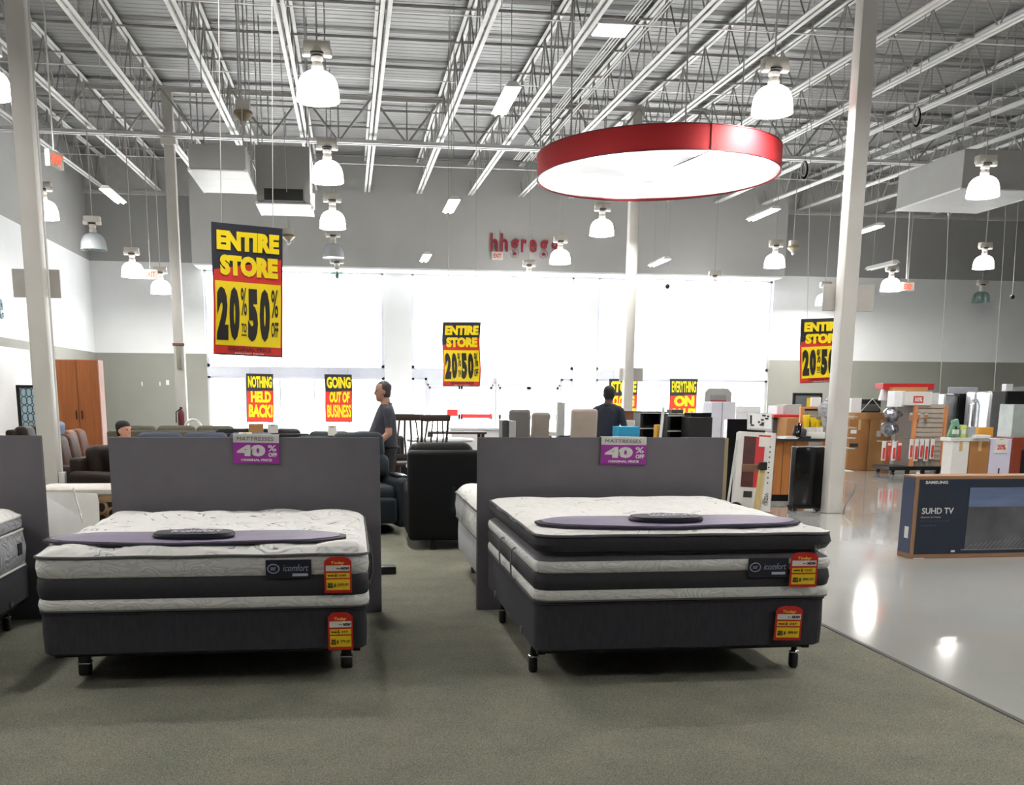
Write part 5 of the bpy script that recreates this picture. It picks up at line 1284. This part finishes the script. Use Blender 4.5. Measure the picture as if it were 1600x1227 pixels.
# ------------------------------------------------------------------ right of the column
def rbox(label, px0, py0, px1, Y, d, m_, **k):
    x0, x1, _, z1 = place(px0, py0, px1, 740, Y); return carton(label, x0, x1, Y, Y+d, 0, z1, m_, **k)
bx1 = rbox('brown cardboard box, nearer the right column', 1325, 656, 1356, 21.2, .5, card)
bx2 = rbox('brown cardboard box with white label, left of the tool rack', 1357, 656, 1392, 21.2, .5, card2)
MB().b2(-.1, .0, -.254, -.25, .75, .88).obj('shipping_label', paper, bx2, smooth=False); MB().b2(-.2, -.06, -.254, -.25, .82, .90).obj('shipping_label', paper, bx1, smooth=False)
MB().b2(-.2, -.0, -.254, -.25, .52, .60).obj('handling_mark', ink, bx1, smooth=False)
Yt = 21.2
x0, x1, z0, z1 = place(1345, 624, 1386, 645, Yt)
t = thing('flat_screen', 'black screen behind a white folding stand on the cardboard boxes', 'screen', ((x0+x1)/2, Yt+.3, z0)); w, h = x1-x0, z1-z0
MB().b2(-w/2, w/2, -.03, .03, 0, h, bev=.008).obj('bezel', black, t, smooth=False); MB().b2(-w*.44, w*.44, -.036, -.03, h*.1, h*.65).obj('glass', mat('screen_grey', (110, 114, 116), .1), t, smooth=False)
t = thing('folding_stand', 'white folding stand in front of the black screen', 'stand', ((x0+x1)/2+.02, Yt+.12, z0)); MB().tube([(-w*.45, 0, 0), (0, 0, h*1.05), (w*.42, 0, .03)], .014, 6).obj('legs', steel_white, t)
panel('stack of pale flat cartons on the cardboard boxes', 1335, 645, 1392, 656, Yt+.02, .45, card2)
panel('white tall carton by the column above the cardboard boxes', 1330, 622, 1346, 645, Yt+.1, .3, plast_wht)
p = PY(1395, 640, 21.0); t = thing('table_lamp_shade', 'white fabric lamp shade on top of the tool rack', 'lamp shade', PY(1387, 626, 20.9)); MB().lathe([(.2, 0), (.14, .30), (.13, .30), (.19, 0)], 20, cap=False).obj('shade', plast_wht, t)
# wheeled double tool rack
Yk = 20.3; xa, xb_, xc = XY(1379, 690, Yk), XY(1415, 690, Yk), XY(1464, 690, Yk); zt = PY(1440, 634, Yk).z; zb = PY(1420, 733, Yk).z
t = thing('tool_rack', 'wheeled pegboard rack with orange posts and hanging tools', 'rack', (xb_, Yk, 0))
MB().b2(xa-xb_, xc-xb_, -.35, .35, .09, .17, bev=.01).obj('base', black, t, smooth=False)
for k in range(4):
    x = (xa-xb_)+.1+(xc-xa-.2)*k/3; MB().disc_y((x, -.28, .05), .05, .04, 14).obj('caster', black, t); MB().disc_y((x, .28, .05), .05, .04, 14).obj('caster', black, t)
MB().b2(-.04, .04, -.31, -.25, .17, zt, bev=.005).obj('post', wood_rack, t, smooth=False); MB().b2(xc-xb_-.06, xc-xb_, -.31, -.25, .17, zt, bev=.005).obj('post', wood_rack, t, smooth=False)
MB().b2(.04, xc-xb_-.06, -.24, -.2, .17, zt).obj('back_board', mat('board_taupe', (150, 140, 130), .6), t, smooth=False)
for k in range(12):
    z = .3+(zt-.35)*k/11; MB().b2(.04, xc-xb_-.06, -.262, -.24, z, z+(zt-.35)/11-.018).obj('slat', mat('slat_taupe', (172, 162, 150), .5, noise_a=.06), t, smooth=False)
sidem = mat('side_board', (120, 112, 106), .6)
b = MB(); b.prism_x([(-.25, .17), (.35, .17), (.35, zt), (-.25, zt)], -.05, -.04); b.obj('side_board', sidem, t, smooth=False)
pk = 0
red_tool = mat('tool_red', (196, 62, 50), .45, noise_a=.1); 
def tool_pack(px, py, w_, h_, Y, lab, grp, mats_, yo=-.36, card_=True):
    q = PY(px, py, Y); tt = thing('tool_pack', lab, 'tool pack', (q.x, Y, q.z), group=grp)
    MB().box((0, 0, -h_/2), (w_, .012, h_), 0, .004, 1).obj('backing_card', mats_[0], tt, smooth=False)
    MB().box((0, -.012, -h_*.62), (w_*.55, .03, h_*.6), 0, .012, 2).obj('tool', mats_[1], tt)
    MB().box((0, -.012, -h_*.14), (w_*.8, .008, h_*.14), 0).obj('header', mats_[2], tt, smooth=False)
    MB().tube([(0, .3, .0), (0, -.04, .0)], .005, 5).obj('hook', chrome, tt)
for k, px in enumerate((1425, 1433, 1441, 1449, 1458)): tool_pack(px, 686, .09, .42+.05*(k % 2), Yk-.33, 'red and white tool pack on the lower rack bay, %s from the orange post' % ('first', 'second', 'third', 'fourth', 'fifth')[k], 'red and white tool packs on the rack', (plast_wht, red_tool, paper))
for k, px in enumerate((1382, 1390, 1398, 1406)): tool_pack(px, 690, .09, .40, Yk-.36, 'red tool pack on the left side of the rack, %s from the frame corner' % ('first', 'second', 'third', 'fourth')[k], 'tool packs on the rack side', (red_tool if k % 2 else plast_wht, red_tool, paper))
for k, (px, py) in enumerate(((1396, 640), (1391, 662))):
    q = PY(px, py, Yk-.1); tt = thing('wrapped_tool', 'silver wrapped tool bundle on the rack side, %s' % ('upper' if k == 0 else 'lower'), 'tool', q)
    b = MB(); b.ball((0, 0, -.1), .2, .13, .15, seg=12); b.warp(lambda c_: c_*(1+.6*noise.noise(c_*11+Vector((k*3, 0, 0))))); b.obj('bundle', mat('wrap_dark', (150, 150, 158), .16, .7, noise_a=.6, noise_s=12), tt, angle=20)
for k, px in enumerate((1424, 1436, 1448)):
    tool_pack(px, 645, .07, .16, Yk-.33, 'small pale tool pack on the upper rack bay, %s from the orange post' % ('first', 'second', 'third')[k], 'small packs on the upper rack', (mat('pack_tan', (176, 150, 130), .5), mat('pack_rust', (170, 110, 80), .5), paper))
# rack top
panel('long red carton lying on top of the tool rack', 1380, 599, 1460, 609, Yk+.2, .35, print_red)
panel('flat brown carton under the long red carton', 1398, 605, 1450, 613, Yk-.02, .3, card2)
t_ = panel('white sign carton with red percent label on the tool rack', 1414, 612, 1456, 633.6, Yk-.3, .3, card_w)
a_ = MB().b2(-.11, .11, -.156, -.15, .05, .19).obj('red_label', print_red, t_, smooth=False); letters('50%', .17, .09, paper, a_, (0, -.16, .12), bold=.03)
panel('white carton left of the sign carton on the rack', 1398, 611, 1414, 636, Yk-.2, .3, plast_wht)
panel('white pleated carton right of the tool rack top', 1456, 614, 1467, 634, 20.4, .2, plast_wht)

def fridge(label, px0, px1, py0, Y, d=.8, split=.36):
    x0, x1, _, zt = place(px0, py0, px1, 700, Y); w = x1-x0
    t = thing('refrigerator', label, 'refrigerator', ((x0+x1)/2, Y+d/2, 0))
    MB().b2(-w/2, w/2, -d/2+.07, d/2, .03, zt, bev=.01).obj('cabinet', black, t, smooth=False)
    for (a0, a1, hx_) in ((-w/2, -w/2+w*split-.004, -w/2+w*split-.06), (-w/2+w*split+.004, w/2, -w/2+w*split+.06)):
        dr = MB().b2(a0, a1, -d/2, -d/2+.07, .08, zt-.01, bev=.025, seg=4).obj('door', steel_brush, t)
        MB().tube([(hx_, -d/2, zt*.42), (hx_, -d/2-.06, zt*.46), (hx_, -d/2-.06, zt*.84), (hx_, -d/2, zt*.88)], .016, 8).obj('handle', chrome, dr)
    MB().b2(-w/2+.02, w/2-.02, -d/2+.08, d/2-.05, 0, .06).obj('kick_plate', black, t, smooth=False)
    return t
def fridge_side(label, px0, pxm, px1, py0, Y, d=.72):
    """doors face left, black cabinet side faces the aisle"""
    x0, x1, _, zt = place(px0, py0, px1, 700, Y); xm = XY(pxm, 650, Y); w = x1-x0; t = thing('refrigerator', label, 'refrigerator', ((x0+x1)/2, Y+.45, 0))
    o = t.location.x
    MB().b2(xm-o, x1-o, -.45, .45, .03, zt, bev=.01).obj('cabinet', black, t, smooth=False)
    for y0, y1 in ((-.45, .08), (.09, .45)):
        dr = MB().b2(x0-o+.04, xm-o, y0, y1, .08, zt-.01, bev=.05, seg=5).obj('door', steel_brush, t)
        ye = y1-.06 if y0 < 0 else y0+.06
        MB().tube([(x0-o+.05, ye, zt*.42), (x0-o-.03, ye, zt*.48), (x0-o-.03, ye, zt*.84), (x0-o+.05, ye, zt*.9)], .016, 8).obj('handle', chrome, dr)
    MB().b2(xm-o, x1-o, -.44, .44, 0, .04).obj('kick_plate', black, t, smooth=False)
    return t
fridge_side('steel and black refrigerator behind the tool rack', 1470, 1496, 1540, 615, 21.0)
fridge_side('steel and black refrigerator at the right frame edge', 1542, 1570, 1614, 611, 19.9)
panel('white tag card on top of the left steel refrigerator', 1482, 605, 1528, 615.5, 21.3, .03, mat('card_blueish', (196, 200, 214), .5), 'price_card', category='card')
panel('small white carton on top of the right steel refrigerator', 1572, 600, 1583, 611.5, 20.1, .15, plast_wht)
panel('dark tall refrigerator at the far right behind the others', 1600, 604, 1650, 720, 21.6, .7, black, 'upright_freezer', floor_=True, category='freezer')
# cartons in front of the fridges
Yg = 16.6
b1_ = rbox('white carton left of the cardboard one by the fridges', 1487, 690, 1513, Yg, .3, card_w)
rbox('brown cardboard carton in front of the refrigerators', 1514, 690, 1545, Yg, .3, card)
b3_ = rbox('lilac carton with a hand drawn emblem and price card', 1546, 686, 1579, Yg, .5, carton_lilac)
h3 = PY(1560, 686, Yg).z
MB().b2(-.12, .12, -.262, -.25, h3*.72, h3*.98).obj('price_card', paper, b3_, smooth=False); letters('20%', .16, .09, print_red, b3_, (0, -.266, h3*.84), bold=.03)
MB().tube([Vector((.09*math.sin(q), -.256, h3*.2+.09*math.cos(q))) for q in [2*PI*i/16 for i in range(17)]], .008, 5, cap=False).obj('emblem', ink, b3_); MB().b2(-.012, .012, -.258, -.25, h3*.18, h3*.42).obj('emblem', ink, b3_, smooth=False)
t = rbox('red brown wooden cabinet at the right frame edge', 1580, 684, 1640, Yg, .5, mat('wood_redbrown', (128, 54, 32), .45, noise_a=.15, aniso=(5, 5, .6)), tape_=False, name='wooden_cabinet', category='cabinet')
MB().b2(-.18, .1, -.258, -.25, .1, .7).obj('opening_shade', black, t, smooth=False)  # flat black plate, dark inside of the cabinet painted as colour
panel('white counter top slab over the cartons', 1486, 684, 1546, 690, Yg-.02, .34, mat('slab_white', (206, 204, 198), .4), 'counter_slab', category='slab')
panel('orange and yellow carton lying on the white slab', 1529, 668, 1552, 684, Yg+.1, .3, mat('carton_amber', (206, 146, 56), .6))
panel('white towel roll on the white slab', 1524, 680, 1548, 685, Yg-.1, .15, plast_wht)
panel('clear plastic bottle pack on the white slab', 1514, 667, 1524, 685, Yg, .12, mat('pack_clear', (160, 166, 168), .2), 'bottle_pack', category='pack')
for k, (px, py) in enumerate(((1494, 668), (1504, 672), (1488, 676))): 
    q = PY(px, py, Yg+.1); t = thing('cleaning_pack', 'green and white pack on the white slab, %s' % ('tallest', 'lime striped', 'lowest')[k], 'pack', (q.x, Yg+.1, PY(1500, 684, Yg).z)); 
    MB().box((0, 0, .11+.05*(k == 0)), (.12, .08, .22+.10*(k == 0)), 0, .02, 2, ry=.3*(k-1)).obj('pack', (mat('pack_green', (110, 150, 130), .4), mat('pack_lime', (190, 206, 110), .4), mat('pack_leaf', (90, 140, 100), .4))[k], t); MB().box((0, -.045, .10), (.07, .005, .08), 0).obj('pack_label', paper, t, smooth=False)
panel('grey glass fronted carton standing on the red brown cabinet', 1582, 632, 1640, 684, Yg+.15, .4, mat('glass_green_grey', (158, 168, 164), .2))
# big television carton
Ytv = 9.35
x0, x1 = XY(1428, 800, Ytv), XY(1650, 800, Ytv); zt = PY(1428, 744, Ytv).z
t = thing('television_carton', 'long dark blue television carton lying on the polished floor', 'television box', (x0, Ytv, 0), R(1.2)); w, h, dd = x1-x0, zt, .24
navy = mat('carton_navy', (34, 42, 58), .4, noise_a=.06); tvcard = mat('carton_kraft', (148, 112, 84), .7, noise_a=.06)
MB().b2(0, w, 0, dd, 0, h, bev=.004, seg=1).obj('carton', tvcard, t, smooth=False)
MB().b2(.035, w-.02, -.004, 0, .045, h-.035).obj('front_print', navy, t, smooth=False)
MB().b2(-.004, 0, .02, dd-.015, .05, h-.02).obj('side_print', mat('carton_side_blue', (58, 68, 96), .4, noise_a=.06), t, smooth=False)
MB().b2(-.006, -.003, .06, .13, h*.24, h*.38).obj('side_label', paper, t, smooth=False)
px_ = lambda p: XY(p, 800, Ytv)-x0
pz_ = lambda p, q: PY(p, q, Ytv).z
letters('SAMSUNG', px_(1477)-px_(1442), .030, paper, t, ((px_(1442)+px_(1477))/2, -.007, pz_(1460, 754)), bold=.03)
letters('SUHD TV', px_(1490)-px_(1440), .062, paper, t, ((px_(1440)+px_(1490))/2, -.007, pz_(1465, 798.5)), bold=.012)
letters('Quantum dot display', px_(1471)-px_(1439), .02, mat('print_grey', (150, 152, 158), .5), t, ((px_(1439)+px_(1471))/2, -.007, pz_(1455, 808.5)), bold=.01)
for (p0, p1, q, s_) in ((1439, 1484, 814.5, 'active crystal colour and smart'), (1439, 1465, 821.5, 'ultra high definition')): letters(s_, px_(p1)-px_(p0), .012, mat('print_dim', (92, 96, 108), .5), t, ((px_(p0)+px_(p1))/2, -.007, pz_(1455, q)))
MB().b2(px_(1433), px_(1450), -.008, -.004, pz_(1440, 879), pz_(1440, 872)).obj('barcode_label', paper, t, smooth=False); letters('JS850D', px_(1447)-px_(1436), .022, ink, t, ((px_(1436)+px_(1447))/2, -.011, pz_(1440, 875.5)), bold=.02)
MB().b2(px_(1492), px_(1498), -.007, -.004, pz_(1495, 863), pz_(1495, 860)).obj('icon', paper, t, smooth=False)
pic = MB().b2(px_(1513), w-.02, -.007, -.004, pz_(1550, 858), pz_(1550, 762)).obj('picture_dark', mat('picture_haze', (84, 84, 88), .4, noise_a=.35, noise_s=3), t, smooth=False)
MB().b2(px_(1513), w-.02, -.009, -.006, pz_(1550, 792), pz_(1550, 762)).obj('picture_sky', mat('picture_sky', (96, 110, 142), .4, noise_a=.3, noise_s=2.5, aniso=(.6, 1, 4)), t, smooth=False)
for k in range(20):
    xx = px_(1516+7*k); MB().tube([(xx, -.008, pz_(1515, 858)), (xx+.06+.004*k, -.008, pz_(1515, 858)+.05+.006*k)], .0022, 4).obj('picture_line', mat('picture_light', (126, 128, 134), .5), t)
MB().b2(px_(1507), w-.02, -.009, -.006, pz_(1515, 860), pz_(1515, 858.5)).obj('picture_base_line', mat('picture_light', (126, 128, 134), .5), t, smooth=False)
# ------------------------------------------------------------------ people: one continuous remeshed body each
def capsule(b, pts, rs, seg=12):
    """tapered limb with rounded ends"""
    pts = [Vector(p) for p in pts]
    d0 = (pts[0]-pts[1]).normalized(); d1 = (pts[-1]-pts[-2]).normalized()
    P_, R_ = [], []
    for k in (1.0, .85, .5): P_.append(pts[0]+d0*rs[0]*k); R_.append(rs[0]*math.sqrt(max(0, 1-k*k))+.0008)
    P_ += pts; R_ += list(rs)
    for k in (.5, .85, 1.0): P_.append(pts[-1]+d1*rs[-1]*k); R_.append(rs[-1]*math.sqrt(max(0, 1-k*k))+.0008)
    b.tube(P_, R_, seg)
def ell(b, rows, seg=24, base=Vector((0, 0, 0)), M_=None):
    """rows: (z, half width x, half depth y, centre y)"""
    rings = []
    for z, rx, ry, cy_ in rows:
        ring = [Vector((rx*math.cos(2*PI*k/seg), cy_+ry*math.sin(2*PI*k/seg), z)) for k in range(seg)]
        rings.append([(M_ @ v if M_ else v)+base for v in ring])
    b.loft(rings)
def hand(b, wrist, direc, palm_n, size=1.0, curl=.5, side=1):
    """palm, four fingers of unequal length bent at the knuckles, thumb from the side of the palm"""
    d = Vector(direc).normalized(); n_ = Vector(palm_n); n_ = (n_-d*n_.dot(d)).normalized(); s_ = d.cross(n_)*side
    w = Vector(wrist)
    for k in range(4):
        o = s_*(.026-.0175*k)*size
        capsule(b, [w+d*.01*size+o*.7, w+d*.085*size+o], [.013*size, .0115*size], 8)
        L = (.072, .080, .075, .058)[k]*size
        p0 = w+d*.085*size+o; dd = d; p = p0; ch = [p0]
        for j in range(3):
            a = curl*(.5+.25*j); dd = (dd*math.cos(a)+n_*math.sin(a)).normalized(); p = p+dd*L*(.45, .32, .23)[j]; ch.append(p)
        capsule(b, ch, [.0095*size, .009*size, .0085*size, .0075*size], 8)
    q = w+d*.025*size+s_*.028*size
    capsule(b, [q, q+d*.035*size+s_*.022*size+n_*.01*size, q+d*.066*size+s_*.026*size+n_*.024*size], [.0125*size, .011*size, .009*size], 8)
def person(label, loc, rz, P, skin, shirt, trouser, shoe, hair, bald=False, belly=.0, hgt=1.75, voxel=.0105):
    t = thing('person', label, 'person', loc, rz)
    s = hgt/1.75; b = MB(); V_ = Vector
    lean = P.get('lean', 0.0)
    sh = lambda z: V_((0, -lean*max(0, z-.95), 0))
    # torso
    rows = [(.86, .13, .10, .01), (.90, .165, .125, .01), (.96, .172, .135+belly*.4, .0-belly*.3), (1.04, .168, .130+belly*.9, -belly*.7), (1.12, .165, .128+belly, -belly*.8), (1.22, .170, .125+belly*.6, -belly*.4), (1.32, .182, .122+belly*.2, .0), (1.40, .175, .105, .012), (1.45, .125, .085, .02), (1.48, .07, .065, .022)]
    rings = []
    for z, rx, ry, cy_ in rows: rings.append([V_((rx*math.cos(2*PI*k/24), cy_+ry*math.sin(2*PI*k/24), z))+sh(z) for k in range(24)])
    b.loft(rings)
    # collar bones / shoulders, neck
    top = sh(1.43)
    capsule(b, [V_((-.165, .015, 1.405))+top, V_((-.06, .02, 1.455))+top, V_((.06, .02, 1.455))+top, V_((.165, .015, 1.405))+top], [.062, .058, .058, .062])
    hd = P.get('head', (0, 0)); nk = V_((0, .018, 1.45))+top; hc = V_((0, -.018, 1.635))+top+V_((0, -.03*lean, 0))
    capsule(b, [nk, V_((0, .01, 1.54))+top], [.062, .058])
    M_ = Euler((hd[0], 0, hd[1])).to_matrix()
    hrows = [(-.125, .022, .030, -.040), (-.115, .040, .045, -.036), (-.085, .056, .066, -.022), (-.05, .066, .080, -.010), (-.01, .072, .090, .0), (.03, .075, .097, .006), (.065, .072, .094, .010), (.095, .058, .078, .012), (.112, .036, .05, .012), (.118, .012, .02, .012)]
    ell(b, hrows, 20, hc, M_)
    H = lambda x, y, z: hc + M_ @ V_((x, y, z))
    capsule(b, [H(0, -.088, .012), H(0, -.104, -.016), H(0, -.098, -.03)], [.008, .012, .011], 8)      # nose
    capsule(b, [H(-.02, -.080, -.062), H(.02, -.080, -.062)], [.008, .008], 8)                         # lips
    capsule(b, [H(-.022, -.068, -.105), H(.022, -.068, -.105)], [.016, .016], 8)                       # chin
    capsule(b, [H(-.045, -.080, .032), H(.045, -.080, .032)], [.009, .009], 8)                         # brow
    for sx in (-1, 1): b.ball(H(sx*.078, .006, -.012), .011, .018, .031, seg=10)                       # ears
    # arms
    arms = []
    for sx, key in ((-1, 'armL'), (1, 'armR')):
        S0 = V_((sx*.185, .012, 1.395))+sh(1.39); E, Wp, fd, pn = [V_(q) for q in P[key]]
        capsule(b, [S0, S0.lerp(E, .5), E], [.058, .050, .043]); capsule(b, [E, E.lerp(Wp, .4), Wp], [.042, .040, .027])
        hand(b, Wp, fd, pn, 1.0, P.get('curl', .45), sx); arms.append((S0, E, Wp))
    # legs
    for sx, key in ((-1, 'legL'), (1, 'legR')):
        K, A = [V_(q) for q in P[key]]; Hp = V_((sx*.09, .01, .90))
        capsule(b, [Hp, Hp.lerp(K, .5), K], [.092, .078, .058]); capsule(b, [K, K.lerp(A, .35), A], [.056, .054, .040])
        tf = P.get('toe', V_((0, -1, 0)))
        capsule(b, [A+V_((0, .04, -.04)), A+V_((0, -.06, -.048)), A+V_((0, -.15, -.055))], [.042, .040, .032])
    me = b.mesh('tmp', mat('x_tmp', (128, 128, 128)), smooth=True)
    o = link('tmp', me); md = o.modifiers.new('r', 'REMESH'); md.mode = 'VOXEL'; md.voxel_size = voxel; md.use_smooth_shade = True
    ms = o.modifiers.new('s', 'SMOOTH'); ms.factor = .5; ms.iterations = 3
    dg = bpy.context.evaluated_depsgraph_get(); body = bpy.data.meshes.new_from_object(o.evaluated_get(dg)); bpy.data.objects.remove(o)
    body.name = 'body'; body.materials.clear()
    for mm in (skin, shirt, trouser, shoe): body.materials.append(mm)
    slv = P.get('sleeve', .85)
    def seg_d(p, a, c):
        ab = c-a; u = max(0, min(1, (p-a).dot(ab)/ab.dot(ab))); return (p-(a+ab*u)).length, u
    for f in body.polygons:
        c = f.center; mi = 1
        if c.z > 1.475+ (.03 if c.y > .0 else 0)+0*lean: mi = 0
        elif c.z < .93 and abs(c.x) < .3: mi = 2
        if c.z < .10: mi = 3
        for S0, E, Wp in arms:
            d1, u1 = seg_d(c, S0, E); d2, u2 = seg_d(c, E, Wp+(Wp-E)*.9)
            if d2 < .075 and d2 < d1 and abs(c.x) > .12 or (d1 < .06 and u1 > slv and abs(c.x) > .2): mi = 0
        f.material_index = mi; f.use_smooth = True
    link('body', body, t)
    # eyes
    b = MB()
    for sx in (-1, 1): b.ball(H(sx*.032, -.082, .008), .011, .008, .008, seg=8)
    b.obj('eyes', mat('eye_dark', (40, 34, 30), .2), t)
    # hair shell
    b = MB(); seg = 24; rings = []
    for z, rx, ry, cy_ in ((-.075, .064, .07, .02), (-.04, .074, .088, .012), (.0, .080, .097, .008), (.035, .083, .104, .010), (.07, .080, .101, .013), (.10, .066, .085, .014), (.12, .042, .056, .014), (.128, .014, .02, .014)):
        ring = []
        for k in range(seg):
            a = 2*PI*k/seg; x, y = rx*math.cos(a), cy_+ry*math.sin(a)
            front = -math.sin(a)       # 1 at the face
            sc = 1.0
            lim = .062 if not bald else 9
            if front > .25 and z < lim: sc = .90
            if bald and (z > .095 or (front > .3 and z > -.02)): sc = .84
            if z < -.05 and front > -.3: sc = .86
            ring.append(H(x*sc, cy_+(y-cy_)*sc, z))
        rings.append(ring)
    b.loft(rings); b.obj('hair', hair, t)
    # collar and belt
    b = MB(); b.tube([V_((.066*math.cos(q), .02+.066*math.sin(q), 1.468+.012*math.sin(q)))+top for q in [2*PI*k/24 for k in range(25)]], .013, 8, cap=False); b.obj('collar', shirt, t)
    b = MB(); b.tube([V_((.176*math.cos(q), (.0-belly*.3)+(.139+belly*.4)*math.sin(q), .945)) for q in [2*PI*k/28 for k in range(29)]], .014, 6, cap=False); b.obj('belt', black, t)
    if hgt != 1.75: t.scale = (s, s, s)
    return t
skin_light = mat('skin_light', (176, 132, 112), .55, noise_a=.05, noise_s=9); skin_dark = mat('skin_dark', (84, 54, 42), .5, noise_a=.05, noise_s=9); skin_mid = mat('skin_mid', (206, 150, 126), .55, noise_a=.05, noise_s=9)
polo = mat('polo_slate', (62, 64, 74), .85, noise_a=.08, noise_s=12); tee = mat('shirt_navy', (30, 34, 48), .85, noise_a=.1, noise_s=12)
denim = mat('trousers_dark', (38, 40, 48), .85, noise_a=.1, noise_s=14); shoe = mat('shoe_black', (22, 22, 22), .45, noise_a=.1)
hair_brown = mat('hair_dark_brown', (60, 55, 54), .7, noise_a=.3, noise_s=40); hair_black = mat('hair_black', (16, 14, 14), .7, noise_a=.3, noise_s=40)
V = Vector
Y1_ = 12.9
person('man in a dark grey polo shirt standing in profile, facing left', (XY(604, 640, Y1_), Y1_, 0), R(-82),
       dict(armL=((-.25, -.04, 1.12), (-.26, -.26, .96), (-.05, -.75, -.45), (.9, .1, -.1)), armR=((.25, -.02, 1.12), (.25, -.22, .95), (.03, -.75, -.5), (-.9, .1, -.1)), legL=((-.095, -.03, .49), (-.10, .02, .09)), legR=((.095, -.01, .49), (.10, .05, .09)), lean=.06, head=(.04, 0), sleeve=.78),
       skin_light, polo, denim, shoe, hair_brown, bald=True, belly=.055, hgt=1.76)
Y2_ = 14.2
person('dark haired man in a navy shirt seen from behind at the goods', (XY(950, 640, Y2_), Y2_, 0), R(152),
       dict(armL=((-.27, .0, 1.10), (-.30, -.08, .84), (-.05, -.2, -1), (.9, .2, 0)), armR=((.27, .0, 1.10), (.28, -.12, .86), (.05, -.3, -1), (-.9, .2, 0)), legL=((-.095, -.01, .49), (-.10, .03, .09)), legR=((.095, -.03, .49), (.10, .0, .09)), lean=.05, head=(.06, .1), sleeve=.7),
       skin_dark, tee, denim, shoe, hair_black, belly=.03, hgt=1.74)
Y3_ = 13.4
pz = PY(196, 661, Y3_)
person('dark haired person low on a sofa, only the head showing', (pz.x, Y3_, -.50), R(60),
       dict(armL=((-.26, -.02, 1.12), (-.22, -.26, 1.03), (.3, -.8, -.2), (.3, .1, -.9)), armR=((.26, -.02, 1.12), (.22, -.26, 1.03), (-.3, -.8, -.2), (-.3, .1, -.9)), legL=((-.12, -.44, 1.0), (-.12, -.50, .61)), legR=((.12, -.44, 1.0), (.12, -.50, .61)), lean=-.1, sleeve=.8),
       skin_mid, mat('shirt_maroon', (70, 34, 40), .85), denim, shoe, hair_black, hgt=1.75)
